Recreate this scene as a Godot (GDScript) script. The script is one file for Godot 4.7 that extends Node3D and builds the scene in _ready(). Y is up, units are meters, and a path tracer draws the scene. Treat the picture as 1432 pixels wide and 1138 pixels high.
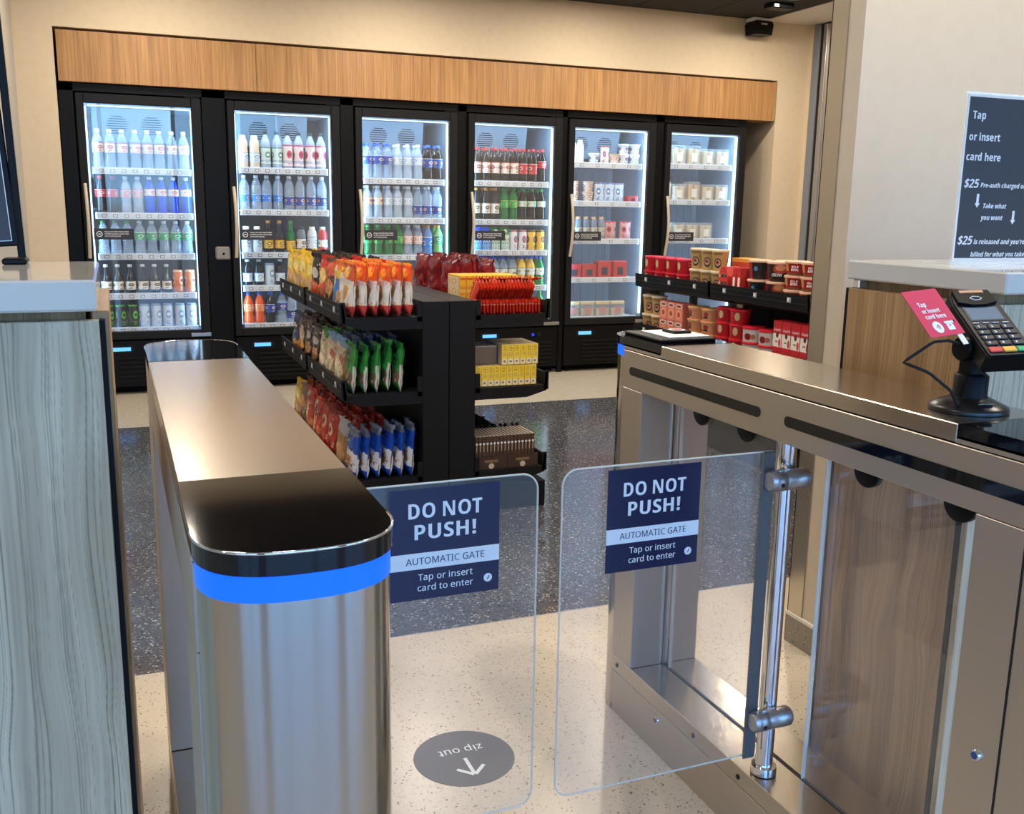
extends Node3D
# A walk-in shop behind a pair of automatic gates: six glass-door coolers in a recess, a snack gondola,
# a shelf unit of tubs and bowls, two counters and the gate cabinets, daylight from the window wall behind.

var mats := {}
var used := {}
var meshes := {}
var rng := RandomNumberGenerator.new()
const ORD := ["first", "second", "third", "fourth", "fifth", "sixth", "seventh", "eighth", "ninth", "tenth", "eleventh", "twelfth", "thirteenth", "fourteenth", "fifteenth", "sixteenth", "seventeenth", "eighteenth", "nineteenth", "twentieth", "twenty-first", "twenty-second", "twenty-third", "twenty-fourth"]

# ---------------------------------------------------------------- mesh builder
class MB:
	var v := PackedVector3Array()
	var n := PackedVector3Array()
	var t := PackedVector2Array()
	var ix := PackedInt32Array()

	func tri(a: int, b: int, c: int, nn: Vector3) -> void:
		if (v[b] - v[a]).cross(v[c] - v[a]).dot(nn) > 0.0:
			ix.append_array([a, c, b])
		else:
			ix.append_array([a, b, c])

	func quad(a: Vector3, b: Vector3, c: Vector3, d: Vector3, nn: Vector3, uv = null) -> void:
		var o := v.size()
		v.append_array([a, b, c, d])
		n.append_array([nn, nn, nn, nn])
		if uv == null:
			t.append_array([Vector2(0, 1), Vector2(1, 1), Vector2(1, 0), Vector2(0, 0)])
		else:
			t.append_array(uv)
		tri(o, o + 1, o + 2, nn)
		tri(o, o + 2, o + 3, nn)

	func box(c: Vector3, s: Vector3, bev := 0.0) -> MB:
		var h := s * 0.5
		var i := h - Vector3.ONE * bev
		for ax in 3:
			var u := (ax + 1) % 3
			var w := (ax + 2) % 3
			for sg in [-1.0, 1.0]:
				var nn := Vector3.ZERO
				nn[ax] = sg
				var p := []
				for k in [[-1, -1], [1, -1], [1, 1], [-1, 1]]:
					var q := Vector3.ZERO
					q[ax] = sg * h[ax]
					q[u] = k[0] * i[u]
					q[w] = k[1] * i[w]
					p.append(c + q)
				quad(p[0], p[1], p[2], p[3], nn)
		if bev > 0.0:
			for ax in 3:
				var u := (ax + 1) % 3
				var w := (ax + 2) % 3
				for su in [-1.0, 1.0]:
					for sw in [-1.0, 1.0]:
						var nn := Vector3.ZERO
						nn[u] = su * 0.7071
						nn[w] = sw * 0.7071
						var a := Vector3.ZERO
						a[ax] = -i[ax]; a[u] = su * h[u]; a[w] = sw * i[w]
						var b := a
						b[ax] = i[ax]
						var cc := b
						cc[u] = su * i[u]; cc[w] = sw * h[w]
						var d := cc
						d[ax] = -i[ax]
						quad(c + a, c + b, c + cc, c + d, nn)
			for sx in [-1.0, 1.0]:
				for sy in [-1.0, 1.0]:
					for sz in [-1.0, 1.0]:
						var nn := Vector3(sx, sy, sz).normalized()
						var o := v.size()
						v.append_array([c + Vector3(sx * h.x, sy * i.y, sz * i.z), c + Vector3(sx * i.x, sy * h.y, sz * i.z), c + Vector3(sx * i.x, sy * i.y, sz * h.z)])
						n.append_array([nn, nn, nn])
						t.append_array([Vector2.ZERO, Vector2.ZERO, Vector2.ZERO])
						tri(o, o + 1, o + 2, nn)
		return self

	func lo_hi(a: Vector3, b: Vector3, bev := 0.0) -> MB:
		return box((a + b) * 0.5, (b - a).abs(), bev)

	# profile of (radius, height) pairs turned round y
	func lathe(pr: Array, seg := 16, at := Vector3.ZERO) -> MB:
		var cnt := pr.size()
		var nr := []
		for k in cnt - 1:
			var d: Vector2 = pr[k + 1] - pr[k]
			nr.append(Vector2(d.y, -d.x).normalized())
		for k in cnt - 1:
			var n0: Vector2 = nr[k]
			var n1: Vector2 = nr[k]
			if k > 0 and nr[k - 1].dot(nr[k]) > 0.6:
				n0 = (nr[k - 1] + nr[k]).normalized()
			if k < cnt - 2 and nr[k + 1].dot(nr[k]) > 0.6:
				n1 = (nr[k + 1] + nr[k]).normalized()
			var o := v.size()
			for j in seg + 1:
				var a := TAU * j / seg
				var cs := Vector2(cos(a), sin(a))
				for e in [[pr[k], n0], [pr[k + 1], n1]]:
					var q: Vector2 = e[0]
					var m: Vector2 = e[1]
					v.append(at + Vector3(q.x * cs.x, q.y, q.x * cs.y))
					n.append(Vector3(m.x * cs.x, m.y, m.x * cs.y))
					t.append(Vector2(1.0 - float(j) / seg, 1.0 - (q.y - pr[0].y) / maxf(1e-4, pr[cnt - 1].y - pr[0].y)))
			for j in seg:
				var b := o + j * 2
				var mid := (n[b] + n[b + 1] + n[b + 2] + n[b + 3]).normalized()
				tri(b, b + 2, b + 3, mid)
				tri(b, b + 3, b + 1, mid)
		return self

	func tube(pts: Array, r: float, seg := 8, cap := true) -> MB:
		var o := v.size()
		var cnt := pts.size()
		var up := Vector3.UP
		var d0: Vector3 = (pts[1] - pts[0]).normalized()
		if absf(d0.dot(up)) > 0.9:
			up = Vector3.RIGHT
		var side := d0.cross(up).normalized()
		for k in cnt:
			var d: Vector3
			if k == 0:
				d = d0
			elif k == cnt - 1:
				d = (pts[k] - pts[k - 1]).normalized()
			else:
				d = (pts[k + 1] - pts[k - 1]).normalized()
			side = (side - d * side.dot(d)).normalized()
			var oth := d.cross(side)
			for j in seg:
				var a := TAU * j / seg
				var m := side * cos(a) + oth * sin(a)
				v.append(pts[k] + m * r)
				n.append(m)
				t.append(Vector2(float(j) / seg, float(k) / (cnt - 1)))
		for k in cnt - 1:
			for j in seg:
				var a := o + k * seg + j
				var b := o + k * seg + (j + 1) % seg
				tri(a, b, b + seg, n[a] + n[b])
				tri(a, b + seg, a + seg, n[a] + n[b])
		if cap:
			for e in [0, cnt - 1]:
				var nn: Vector3 = (pts[0] - pts[1]).normalized() if e == 0 else (pts[cnt - 1] - pts[cnt - 2]).normalized()
				var b := v.size()
				for j in seg:
					v.append(v[o + e * seg + j]); n.append(nn); t.append(Vector2.ZERO)
				for j in range(1, seg - 1):
					tri(b, b + j, b + j + 1, nn)
		return self

	# outline in (a, b) pushed along the third axis; axis 0: (z,y) along x, 1: (x,z) along y, 2: (x,y) along z
	func prism(poly: PackedVector2Array, lo: float, hi: float, axis := 1, smooth := false) -> MB:
		var put := func(p: Vector2, h: float) -> Vector3:
			return Vector3(h, p.y, p.x) if axis == 0 else Vector3(p.x, h, p.y) if axis == 1 else Vector3(p.x, p.y, h)
		var tris := Geometry2D.triangulate_polygon(poly)
		for e in [lo, hi]:
			var nn: Vector3 = put.call(Vector2.ZERO, -1.0 if e == lo else 1.0)
			var o := v.size()
			for p in poly:
				v.append(put.call(p, e)); n.append(nn); t.append(p)
			for k in range(0, tris.size(), 3):
				tri(o + tris[k], o + tris[k + 1], o + tris[k + 2], nn)
		var cw := Geometry2D.is_polygon_clockwise(poly)
		var cnt := poly.size()
		var nr := []
		for k in cnt:
			var d: Vector2 = (poly[(k + 1) % cnt] - poly[k]).normalized()
			nr.append(Vector2(d.y, -d.x) * (-1.0 if cw else 1.0))
		var along := 0.0
		for k in cnt:
			var a: Vector2 = poly[k]
			var b: Vector2 = poly[(k + 1) % cnt]
			var n0: Vector2 = nr[k]
			var n1: Vector2 = nr[k]
			if smooth:
				if nr[k].dot(nr[(k + cnt - 1) % cnt]) > 0.7:
					n0 = (nr[k] + nr[(k + cnt - 1) % cnt]).normalized()
				if nr[k].dot(nr[(k + 1) % cnt]) > 0.7:
					n1 = (nr[k] + nr[(k + 1) % cnt]).normalized()
			var o := v.size()
			var l := a.distance_to(b)
			for e in [[a, lo, n0, along], [b, lo, n1, along + l], [b, hi, n1, along + l], [a, hi, n0, along]]:
				v.append(put.call(e[0], e[1])); n.append(put.call(e[2], 0.0)); t.append(Vector2(e[3], -e[1]))
			along += l
			var mid: Vector3 = put.call(nr[k], 0.0)
			tri(o, o + 1, o + 2, mid)
			tri(o, o + 2, o + 3, mid)
		return self

	func disc(c: Vector3, nn: Vector3, r: float, seg := 20) -> MB:
		var s := nn.cross(Vector3.UP if absf(nn.y) < 0.9 else Vector3.RIGHT).normalized()
		var w := nn.cross(s)
		var o := v.size()
		for j in seg:
			var a := TAU * j / seg
			v.append(c + (s * cos(a) + w * sin(a)) * r); n.append(nn); t.append(Vector2(cos(a), sin(a)) * 0.5 + Vector2(0.5, 0.5))
		for j in range(1, seg - 1):
			tri(o, o + j, o + j + 1, nn)
		return self

	# a rows x cols net of points with smooth normals
	func net(p: Array, uv: Array, rows: int, cols: int, flip := 1.0) -> MB:
		var o := v.size()
		for r in rows:
			for c in cols:
				var a: Vector3 = p[r * cols + mini(c + 1, cols - 1)] - p[r * cols + maxi(c - 1, 0)]
				var b: Vector3 = p[mini(r + 1, rows - 1) * cols + c] - p[maxi(r - 1, 0) * cols + c]
				v.append(p[r * cols + c]); n.append(a.cross(b).normalized() * flip); t.append(uv[r * cols + c])
		for r in rows - 1:
			for c in cols - 1:
				var i := o + r * cols + c
				var m := n[i] + n[i + 1] + n[i + cols] + n[i + cols + 1]
				tri(i, i + 1, i + cols + 1, m)
				tri(i, i + cols + 1, i + cols, m)
		return self

	func moved(tr: Transform3D, from := 0) -> MB:
		for k in range(from, v.size()):
			v[k] = tr * v[k]
			n[k] = (tr.basis * n[k]).normalized()
		return self

	func mesh() -> ArrayMesh:
		var a := []
		a.resize(Mesh.ARRAY_MAX)
		a[Mesh.ARRAY_VERTEX] = v
		a[Mesh.ARRAY_NORMAL] = n
		a[Mesh.ARRAY_TEX_UV] = t
		a[Mesh.ARRAY_INDEX] = ix
		var m := ArrayMesh.new()
		m.add_surface_from_arrays(Mesh.PRIMITIVE_TRIANGLES, a)
		return m

# ---------------------------------------------------------------- nodes
func numbered(called: String) -> String:
	var k: int = used.get(called, 0)
	used[called] = k + 1
	return called if k == 0 else "%s_%03d" % [called, k]

func thing(called: String, label: String, category: String, at := Vector3.ZERO, group := "") -> Node3D:
	var o := Node3D.new()
	o.name = numbered(called)
	add_child(o)
	o.position = at
	tag(o, label, category, group)
	return o

func tag(o: Node3D, label: String, category: String, group := "") -> void:
	o.set_meta("label", label)
	o.set_meta("category", category)
	if group:
		o.set_meta("group", group)

func part(called: String, m, mt: Material, parent: Node, label := "") -> MeshInstance3D:
	var o := MeshInstance3D.new()
	o.name = called
	o.mesh = m.mesh() if m is MB else m
	o.material_override = mt
	parent.add_child(o, true)
	if label:
		o.set_meta("label", label)
	return o

func struct(called: String, m, mt: Material, label := "") -> MeshInstance3D:
	var o := MeshInstance3D.new()
	o.name = numbered(called)
	o.mesh = m.mesh() if m is MB else m
	o.material_override = mt
	add_child(o)
	o.set_meta("kind", "structure")
	if label:
		o.set_meta("label", label)
	return o

func copy(o: Node3D, called: String, at: Vector3, turn := 0.0) -> Node3D:
	var c: Node3D = o.duplicate()
	c.name = numbered(called)
	add_child(c)
	c.position = at
	c.rotation.y = turn
	return c

func B() -> MB:
	return MB.new()

# ---------------------------------------------------------------- materials
func mat(key: String, c: Color, rough := 0.6, metal := 0.0) -> StandardMaterial3D:
	if mats.has(key):
		return mats[key]
	var m := StandardMaterial3D.new()
	m.resource_name = key
	m.albedo_color = c
	m.roughness = rough
	m.metallic = metal
	mats[key] = m
	return m

func rgb(r: int, g: int, b: int, a := 1.0) -> Color:
	return Color(r / 255.0, g / 255.0, b / 255.0, a)

func glass(key: String, c: Color, rough := 0.0) -> StandardMaterial3D:
	var m := mat(key, c, rough)
	m.transparency = BaseMaterial3D.TRANSPARENCY_ALPHA
	return m

func glow(key: String, c: Color, e: float) -> StandardMaterial3D:
	var m := mat(key, c * 0.6, 0.4)
	m.emission_enabled = true
	m.emission = c
	m.emission_energy_multiplier = e
	return m

func textured(key: String, im: Image, rough := 0.5, tri_scale := 0.0, world := true) -> StandardMaterial3D:
	var m := mat(key, Color.WHITE, rough)
	m.albedo_texture = ImageTexture.create_from_image(im)
	if tri_scale > 0.0:
		m.uv1_triplanar = true
		m.uv1_world_triplanar = world
		m.uv1_triplanar_sharpness = 8.0
		m.uv1_scale = Vector3.ONE * tri_scale
	return m

func blank(w: int, h: int, c: Color) -> Image:
	var im := Image.create(w, h, false, Image.FORMAT_RGB8)
	im.fill(c)
	return im

func oval(im: Image, cx: float, cy: float, rx: float, ry: float, c: Color, turn := 0.0) -> void:
	var w := im.get_width()
	var h := im.get_height()
	var r := ceili(maxf(rx, ry))
	var cs := cos(turn)
	var sn := sin(turn)
	for y in range(floori(cy) - r, floori(cy) + r + 1):
		for x in range(floori(cx) - r, floori(cx) + r + 1):
			var dx := x - cx
			var dy := y - cy
			var a := (dx * cs + dy * sn) / rx
			var b := (dy * cs - dx * sn) / ry
			if a * a + b * b <= 1.0:
				im.set_pixel(posmod(x, w), posmod(y, h), c)

func band(im: Image, y0: float, y1: float, c: Color, slope := 0.0) -> void:
	var w := im.get_width()
	var h := im.get_height()
	for x in w:
		var s := slope * (x - w * 0.5)
		for y in range(maxi(0, int(y0 * h + s)), mini(h, int(y1 * h + s))):
			im.set_pixel(x, y, c)

func terrazzo(base: Color, chips: Array, count: int, sd: int, size := Vector2(1.0, 3.5)) -> Image:
	var im := blank(1024, 1024, base)
	var r := RandomNumberGenerator.new()
	r.seed = sd
	for k in 9000:
		var c := base.lightened(r.randf() * 0.05) if r.randf() > 0.5 else base.darkened(r.randf() * 0.05)
		oval(im, r.randf() * 1024, r.randf() * 1024, r.randf_range(2, 7), r.randf_range(1.5, 5), c, r.randf() * PI)
	for k in count:
		var c: Color = chips[r.randi() % chips.size()]
		var s := r.randf_range(size.x, size.y)
		oval(im, r.randf() * 1024, r.randf() * 1024, s, s * r.randf_range(0.3, 0.9), c.darkened(r.randf() * 0.2), r.randf() * PI)
	return im

func wood(dark: Color, light: Color, vein: Color, sd: int, w := 512, h := 512, arch := 0.0) -> Image:
	var im := blank(w, h, light)
	var a := FastNoiseLite.new()
	a.seed = sd
	a.frequency = 1.0
	a.noise_type = FastNoiseLite.TYPE_SIMPLEX
	a.fractal_octaves = 3
	var b := FastNoiseLite.new()
	b.seed = sd + 7
	b.frequency = 1.0
	b.fractal_octaves = 2
	for x in w:
		var ax := TAU * x / w
		for y in h:
			var ay := TAU * y / h
			var warp := b.get_noise_3d(cos(ax) * 0.9 + 3.0, sin(ax) * 0.9, sin(ay) * 0.5 + cos(ay) * 0.3) * arch
			var p := ax + warp
			var broad := a.get_noise_3d(cos(p) * 2.6, sin(p) * 2.6, cos(ay) * 0.22 + sin(ay) * 0.1) * 0.5 + 0.5
			var fine := a.get_noise_3d(cos(p) * 14.0 + 9.0, sin(p) * 14.0, sin(ay) * 0.5) * 0.5 + 0.5
			var pore := a.get_noise_3d(cos(p) * 42.0 + 5.0, sin(p) * 42.0, sin(ay) * 0.05 + cos(ay) * 0.03)
			var c := dark.lerp(light, clampf(broad * 0.95 + fine * 0.6 - 0.30, 0.0, 1.0))
			if pore > 0.2:
				c = c.lerp(vein, clampf((pore - 0.2) * 1.9, 0.0, 0.7))
			im.set_pixel(x, y, c)
	return im

func speckle(base: Color, amount: float, sd: int, f := 0.06) -> Image:
	var im := blank(256, 256, base)
	var a := FastNoiseLite.new()
	a.seed = sd
	a.frequency = f
	for x in 256:
		for y in 256:
			var k := a.get_noise_2d(x, y) * amount
			im.set_pixel(x, y, base.lightened(k) if k > 0 else base.darkened(-k))
	return im

# ---------------------------------------------------------------- lettering
func font(bold: bool, italic := false) -> Font:
	var key := "f%s%s" % [bold, italic]
	if not meshes.has(key):
		var f := SystemFont.new()
		f.font_names = PackedStringArray(["Droid Sans"])
		f.font_weight = 700 if bold else 400
		meshes[key] = f
	return meshes[key]

# lettering w metres wide (and h high, if given), its middle at tr, reading along tr's x, facing tr's z
func letters(parent: Node, s: String, w: float, h: float, tr: Transform3D, mt: Material, bold := true, shear := 0.0, bend := 0.0) -> MeshInstance3D:
	var key := "t|%s|%s|%.4f|%.4f|%.3f|%.4f" % [s, bold, w, h, shear, bend]
	if not meshes.has(key):
		var tm := TextMesh.new()
		tm.font = font(bold)
		tm.font_size = 48
		tm.pixel_size = 0.01
		tm.depth = 0.03
		tm.curve_step = 2.0
		tm.text = s
		var a := tm.surface_get_arrays(0)
		var vs: PackedVector3Array = a[Mesh.ARRAY_VERTEX]
		var lo := vs[0]
		var hi := vs[0]
		for p in vs:
			lo = lo.min(p)
			hi = hi.max(p)
		var kx := w / (hi.x - lo.x)
		var ky := h / (hi.y - lo.y) if h > 0.0 else kx
		var mid := (lo + hi) * 0.5
		for k in vs.size():
			var q := Vector3((vs[k].x - mid.x) * kx, (vs[k].y - mid.y) * ky, (vs[k].z - lo.z) * 0.012)
			q.x += q.y * shear
			if bend > 0.0:
				var an := q.x / bend
				q = Vector3(sin(an) * (bend + q.z), q.y, cos(an) * (bend + q.z) - bend)
			vs[k] = q
		a[Mesh.ARRAY_VERTEX] = vs
		var m := ArrayMesh.new()
		m.add_surface_from_arrays(Mesh.PRIMITIVE_TRIANGLES, a)
		meshes[key] = m
	var o := part("lettering", meshes[key], mt, parent)
	o.transform = tr
	return o

func place(at: Vector3, turn := Vector3.ZERO) -> Transform3D:
	return Transform3D(Basis.from_euler(turn), at)

# ================================================================ the scene
func _ready() -> void:
	var cam := Camera3D.new()
	cam.name = "camera"
	add_child(cam)
	cam.position = Vector3(0, 1.31, 0)
	cam.rotation_degrees = Vector3(-11.477, -22.112, 0.903)
	cam.fov = 45.13
	cam.current = true
	var env := Environment.new()
	env.background_mode = Environment.BG_SKY
	var sky := Sky.new()
	var sm := ProceduralSkyMaterial.new()
	sm.sky_top_color = Color(0.36, 0.60, 0.93)
	sm.sky_horizon_color = Color(0.58, 0.79, 0.97)
	sm.ground_horizon_color = Color(0.50, 0.56, 0.60)
	sm.ground_bottom_color = Color(0.34, 0.36, 0.38)
	sm.energy_multiplier = 7.0
	sky.sky_material = sm
	env.sky = sky
	env.tonemap_mode = Environment.TONE_MAPPER_LINEAR
	env.tonemap_exposure = 1.05
	env.sdfgi_enabled = true
	env.ssao_enabled = true
	env.ssil_enabled = true
	var we := WorldEnvironment.new()
	we.name = "environment"
	we.environment = env
	add_child(we)

	rng.seed = 11
	make_materials()
	build_room()
	build_lamps()
	build_counters()
	build_gates()
	build_coolers()
	build_gondola()
	build_wall_unit()
	build_small_things()

func make_materials() -> void:
	textured("light_terrazzo", terrazzo(rgb(192, 182, 164), [rgb(92, 76, 60), rgb(120, 96, 72), rgb(140, 120, 100), rgb(228, 220, 205), rgb(150, 110, 80), rgb(70, 62, 55)], 5200, 3, Vector2(0.6, 2.4)), 0.25, 0.85)
	textured("dark_terrazzo", terrazzo(rgb(74, 76, 82), [rgb(205, 202, 192), rgb(160, 160, 158), rgb(40, 42, 48), rgb(120, 122, 126), rgb(54, 56, 64), rgb(30, 32, 38), rgb(178, 166, 146)], 15000, 5, Vector2(0.9, 4.2)), 0.14, 0.85)
	textured("grey_terrazzo", terrazzo(rgb(140, 132, 120), [rgb(90, 82, 74), rgb(190, 182, 168), rgb(160, 120, 92), rgb(70, 66, 62)], 5000, 8, Vector2(0.9, 4.0)), 0.35, 0.85)
	textured("oak", wood(rgb(148, 106, 62), rgb(198, 152, 98), rgb(122, 84, 48), 21, 1024, 256), 0.5, 0.9)
	textured("oak_deep", wood(rgb(142, 106, 68), rgb(194, 154, 104), rgb(100, 70, 42), 33, 1024, 384, 0.16), 0.45, 1.2)
	textured("grey_wood", wood(rgb(160, 143, 114), rgb(224, 208, 176), rgb(112, 97, 74), 47, 1024, 384, 0.10), 0.45, 0.95)
	textured("cream_paint", speckle(rgb(214, 196, 168), 0.03, 2), 0.75, 0.9)
	textured("grey_paint", speckle(rgb(204, 190, 168), 0.02, 4), 0.7, 0.9)
	textured("side_grey", speckle(rgb(176, 170, 158), 0.02, 6), 0.7, 0.9)  # greyer and darker than the cream of the far wall
	mat("white_paint", rgb(222, 216, 206), 0.8)
	mat("ceiling_tile", rgb(38, 37, 36), 0.9)
	mat("ceiling_grid", rgb(24, 24, 24), 0.7)
	mat("black", rgb(11, 11, 13), 0.42)
	mat("black_matt", rgb(17, 17, 19), 0.7)
	mat("charcoal", rgb(28, 28, 30), 0.45)
	mat("shelf_black", rgb(24, 24, 25), 0.5)
	mat("rail_black", rgb(34, 35, 37), 0.4)
	mat("piano_black", rgb(8, 8, 10), 0.06)
	mat("rubber", rgb(18, 18, 18), 0.8)
	mat("steel", rgb(198, 189, 175), 0.2, 1.0)
	mat("steel_side", rgb(198, 189, 175), 0.45, 1.0)
	mat("mirror_steel", rgb(198, 189, 175), 0.13, 1.0)
	mat("chrome", rgb(225, 226, 230), 0.05, 1.0)
	mat("grey_metal", rgb(176, 176, 178), 0.35, 0.9)
	mat("dark_bar", rgb(92, 91, 91), 0.45, 0.3)
	mat("slab", rgb(202, 199, 190), 0.07).metallic_specular = 0.68
	mat("white", rgb(236, 236, 234), 0.5)
	mat("paper", rgb(232, 230, 224), 0.7)
	mat("navy", rgb(22, 30, 66), 0.25)
	mat("sign_black", rgb(46, 46, 52), 0.5)
	mat("ink_white", rgb(226, 230, 232), 0.6)
	mat("ink_navy", rgb(30, 40, 84), 0.6)
	mat("ink_black", rgb(24, 24, 26), 0.6)
	mat("decal", rgb(62, 60, 62), 0.35)
	mat("pink", rgb(208, 40, 82), 0.65)
	mat("cooler_white", rgb(172, 180, 190), 0.45)
	mat("cooler_grey", rgb(120, 126, 134), 0.5)
	mat("cooler_back_shaded", rgb(84, 88, 96), 0.55)  # darker copy of the pale back: paints in the dimness behind bottle rows
	mat("cooler_back_pale", rgb(158, 165, 174), 0.5)
	mat("rail_white", rgb(212, 222, 232), 0.3)
	mat("handle_cream", rgb(205, 190, 166), 0.35, 0.2)
	mat("tag_dark", rgb(60, 66, 74), 0.6)
	for q in ["black", "black_matt", "charcoal", "shelf_black", "rail_black"]:
		mats[q].metallic_specular = 0.28
	glass("gate_glass", Color(0.9, 0.95, 0.97, 0.03))
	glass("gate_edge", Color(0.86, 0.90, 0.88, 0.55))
	glass("door_glass", Color(0.9, 0.95, 1.0, 0.02))
	glass("window_glass", Color(0.95, 0.98, 1.0, 0.02))
	glass("acrylic", Color(0.95, 0.95, 0.92, 0.04))
	glow("blue_ring", Color(0.01, 0.36, 1.0), 1.3)
	glow("led", Color(0.78, 0.91, 1.0), 2.4)
	glow("display", Color(0.35, 0.65, 1.0), 1.6)
	glow("lamp", Color(1.0, 0.945, 0.875), 8.0)

func slab_box(a: Vector3, b: Vector3, bev := 0.0) -> MB:
	return B().lo_hi(a, b, bev)

func V(x: float, y: float, z: float) -> Vector3:
	return Vector3(x, y, z)

# ---------------------------------------------------------------- room
func build_room() -> void:
	var cream: Material = mats.cream_paint
	var grey: Material = mats.grey_paint
	# floor in three bands
	var fl := Node3D.new()
	fl.name = numbered("floor")
	add_child(fl)
	fl.set_meta("kind", "structure")
	fl.set_meta("label", "polished terrazzo floor, pale with a dark band through the shop")
	part("pale_band", slab_box(V(-5.2, -0.1, -2.76), V(7.2, 0, 2.85)), mats.light_terrazzo, fl)
	part("dark_band", slab_box(V(-5.2, -0.1, -6.09), V(7.2, 0, -2.76)), mats.dark_terrazzo, fl)
	part("pale_band", slab_box(V(-5.2, -0.1, -8.2), V(7.2, 0, -6.09)), mats.light_terrazzo, fl)
	for z in [-2.76, -6.09]:
		part("divider_strip", slab_box(V(-0.5, -0.01, z - 0.0015), V(5.58, 0.0006, z + 0.0015)), mats.grey_metal, fl)
	# far wall with its recess
	var w := B()
	w.lo_hi(V(-0.9, 0, -7.35), V(-0.27, 2.86, -7.17))
	w.lo_hi(V(5.28, 0, -7.35), V(5.78, 2.86, -7.17))
	w.lo_hi(V(-0.27, 2.395, -7.35), V(5.28, 2.86, -7.17))
	w.lo_hi(V(5.28, 0, -8.15), V(5.36, 2.86, -7.35))
	w.lo_hi(V(-0.35, 0, -8.15), V(-0.27, 2.86, -7.35))
	w.lo_hi(V(-0.35, 0, -8.2), V(5.36, 2.86, -8.15))
	w.lo_hi(V(-0.27, 2.40, -8.15), V(5.28, 2.48, -7.35))
	struct("wall_back", w, cream, "cream far wall with the cooler recess")
	# wood valance over the coolers, in panels
	var val := thing("wood_valance", "honey oak panel band running above the six coolers", "panel", V(2.5, 2.065, -7.16))
	var xs := [-0.255, 0.985, 2.225, 3.465, 4.705, 5.265]
	for k in xs.size() - 1:
		part("panel", slab_box(V(xs[k] - 2.5 + 0.001, 0, -0.2), V(xs[k + 1] - 2.5 - 0.001, 0.312, 0.0), 0.001), mats.oak, val)
	# black fillers round the coolers
	var fill := thing("cooler_surround", "black filler panels between the cooler cabinets", "panel", V(0, 0, -7.2))
	var cx := cooler_x()
	part("filler_panel", slab_box(V(-0.262, 0, -0.03), V(cx[0] - 0.012, 2.06, 0.0)), mats.black, fill)
	for k in 5:
		part("filler_panel", slab_box(V(cx[k] + 0.785, 0, -0.03), V(cx[k + 1] - 0.01, 2.06, 0.0)), mats.black, fill)
	part("top_filler", slab_box(V(-0.262, 2.012, -0.25), V(5.02, 2.06, 0.0)), mats.black, fill)
	# left wall, partitions and the lobby shell
	struct("wall_left", slab_box(V(-0.68, 0, -7.17), V(-0.5, 2.86, -2.33)), mats.side_grey, "grey side wall beside the coolers")
	struct("wall_partition_left", slab_box(V(-5.2, 0, -2.42), V(-0.5, 3.2, -2.33)), grey)
	var wr := B()
	wr.lo_hi(V(1.886, 0, -2.325), V(7.2, 3.2, -2.2))
	struct("wall_right", wr, grey, "pale grey wall behind the counter with the black sign")
	struct("wall_header", slab_box(V(-0.5, 2.86, -2.42), V(1.886, 3.2, -2.33)), grey)
	var rw := B()
	rw.lo_hi(V(5.58, 0, -7.17), V(5.78, 2.86, -7.11))
	rw.lo_hi(V(5.58, 2.3, -6.2), V(5.78, 2.86, -2.325))
	rw.lo_hi(V(5.58, 0, -4.2), V(5.78, 2.3, -2.325))
	rw.lo_hi(V(5.66, 0, -7.11), V(5.78, 2.86, -4.2))
	struct("wall_side_right", rw, cream)
	# sliding steel door on the right wall
	var dr := Node3D.new()
	dr.name = "door_1"
	add_child(dr)
	dr.set_meta("kind", "structure")
	dr.set_meta("label", "stainless door panel with grey jamb and black seal")
	part("jamb", slab_box(V(5.57, 0, -7.11), V(5.66, 2.84, -7.03), 0.003), mats.cooler_grey, dr)
	part("seal", slab_box(V(5.585, 0, -7.03), V(5.66, 2.84, -6.99)), mats.rubber, dr)
	part("stile", slab_box(V(5.575, 0, -6.99), V(5.66, 2.84, -6.945), 0.002), mats.grey_metal, dr)
	part("steel_panel", slab_box(V(5.59, 0, -6.945), V(5.66, 2.84, -4.2)), mats.mirror_steel, dr)
	# ceiling: black tiles in the shop, white border, white lobby ceiling
	var ce := Node3D.new()
	ce.name = numbered("ceiling")
	add_child(ce)
	ce.set_meta("kind", "structure")
	ce.set_meta("label", "dark tile ceiling of the shop with a white border")
	part("backing", slab_box(V(-0.68, 2.872, -7.35), V(5.78, 2.98, -2.33)), mats.ceiling_grid, ce)
	part("white_border", slab_box(V(5.1, 2.856, -7.17), V(5.6, 2.874, -2.33)), mats.white_paint, ce)
	var tile := slab_box(V(-0.305, 0, -0.598), V(0.305, 0.012, 0.598), 0.003).mesh()
	var x := 5.1 - 0.31
	while x > -0.8:
		for k in 4:
			var p := part("tile", tile, mats.ceiling_tile, ce)
			p.position = V(x, 2.858, -6.56 + k * 1.207)
		x -= 0.618
	struct("ceiling_lobby", slab_box(V(-5.2, 3.2, -2.42), V(7.2, 3.35, 2.85)), mats.white_paint)
	struct("wall_lobby_left", slab_box(V(-5.4, 0, -2.42), V(-5.2, 3.35, 2.85)), mats.grey_paint)
	struct("wall_lobby_right", slab_box(V(7.2, 0, -2.42), V(7.4, 3.35, 2.85)), mats.grey_paint)
	# window wall behind the visitor: piers, sill, head, mullions and panes
	var zw := 2.6
	var ww := B()
	ww.lo_hi(V(-5.4, 0, zw), V(7.4, 0.06, zw + 0.25))
	ww.lo_hi(V(-5.4, 3.0, zw), V(7.4, 3.35, zw + 0.25))
	for px in [-5.4, -1.65, 2.1, 6.9]:
		ww.lo_hi(V(px, 0.06, zw), V(px + 0.5, 3.0, zw + 0.25))
	struct("wall_front", ww, mats.charcoal)
	var n := 1
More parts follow.
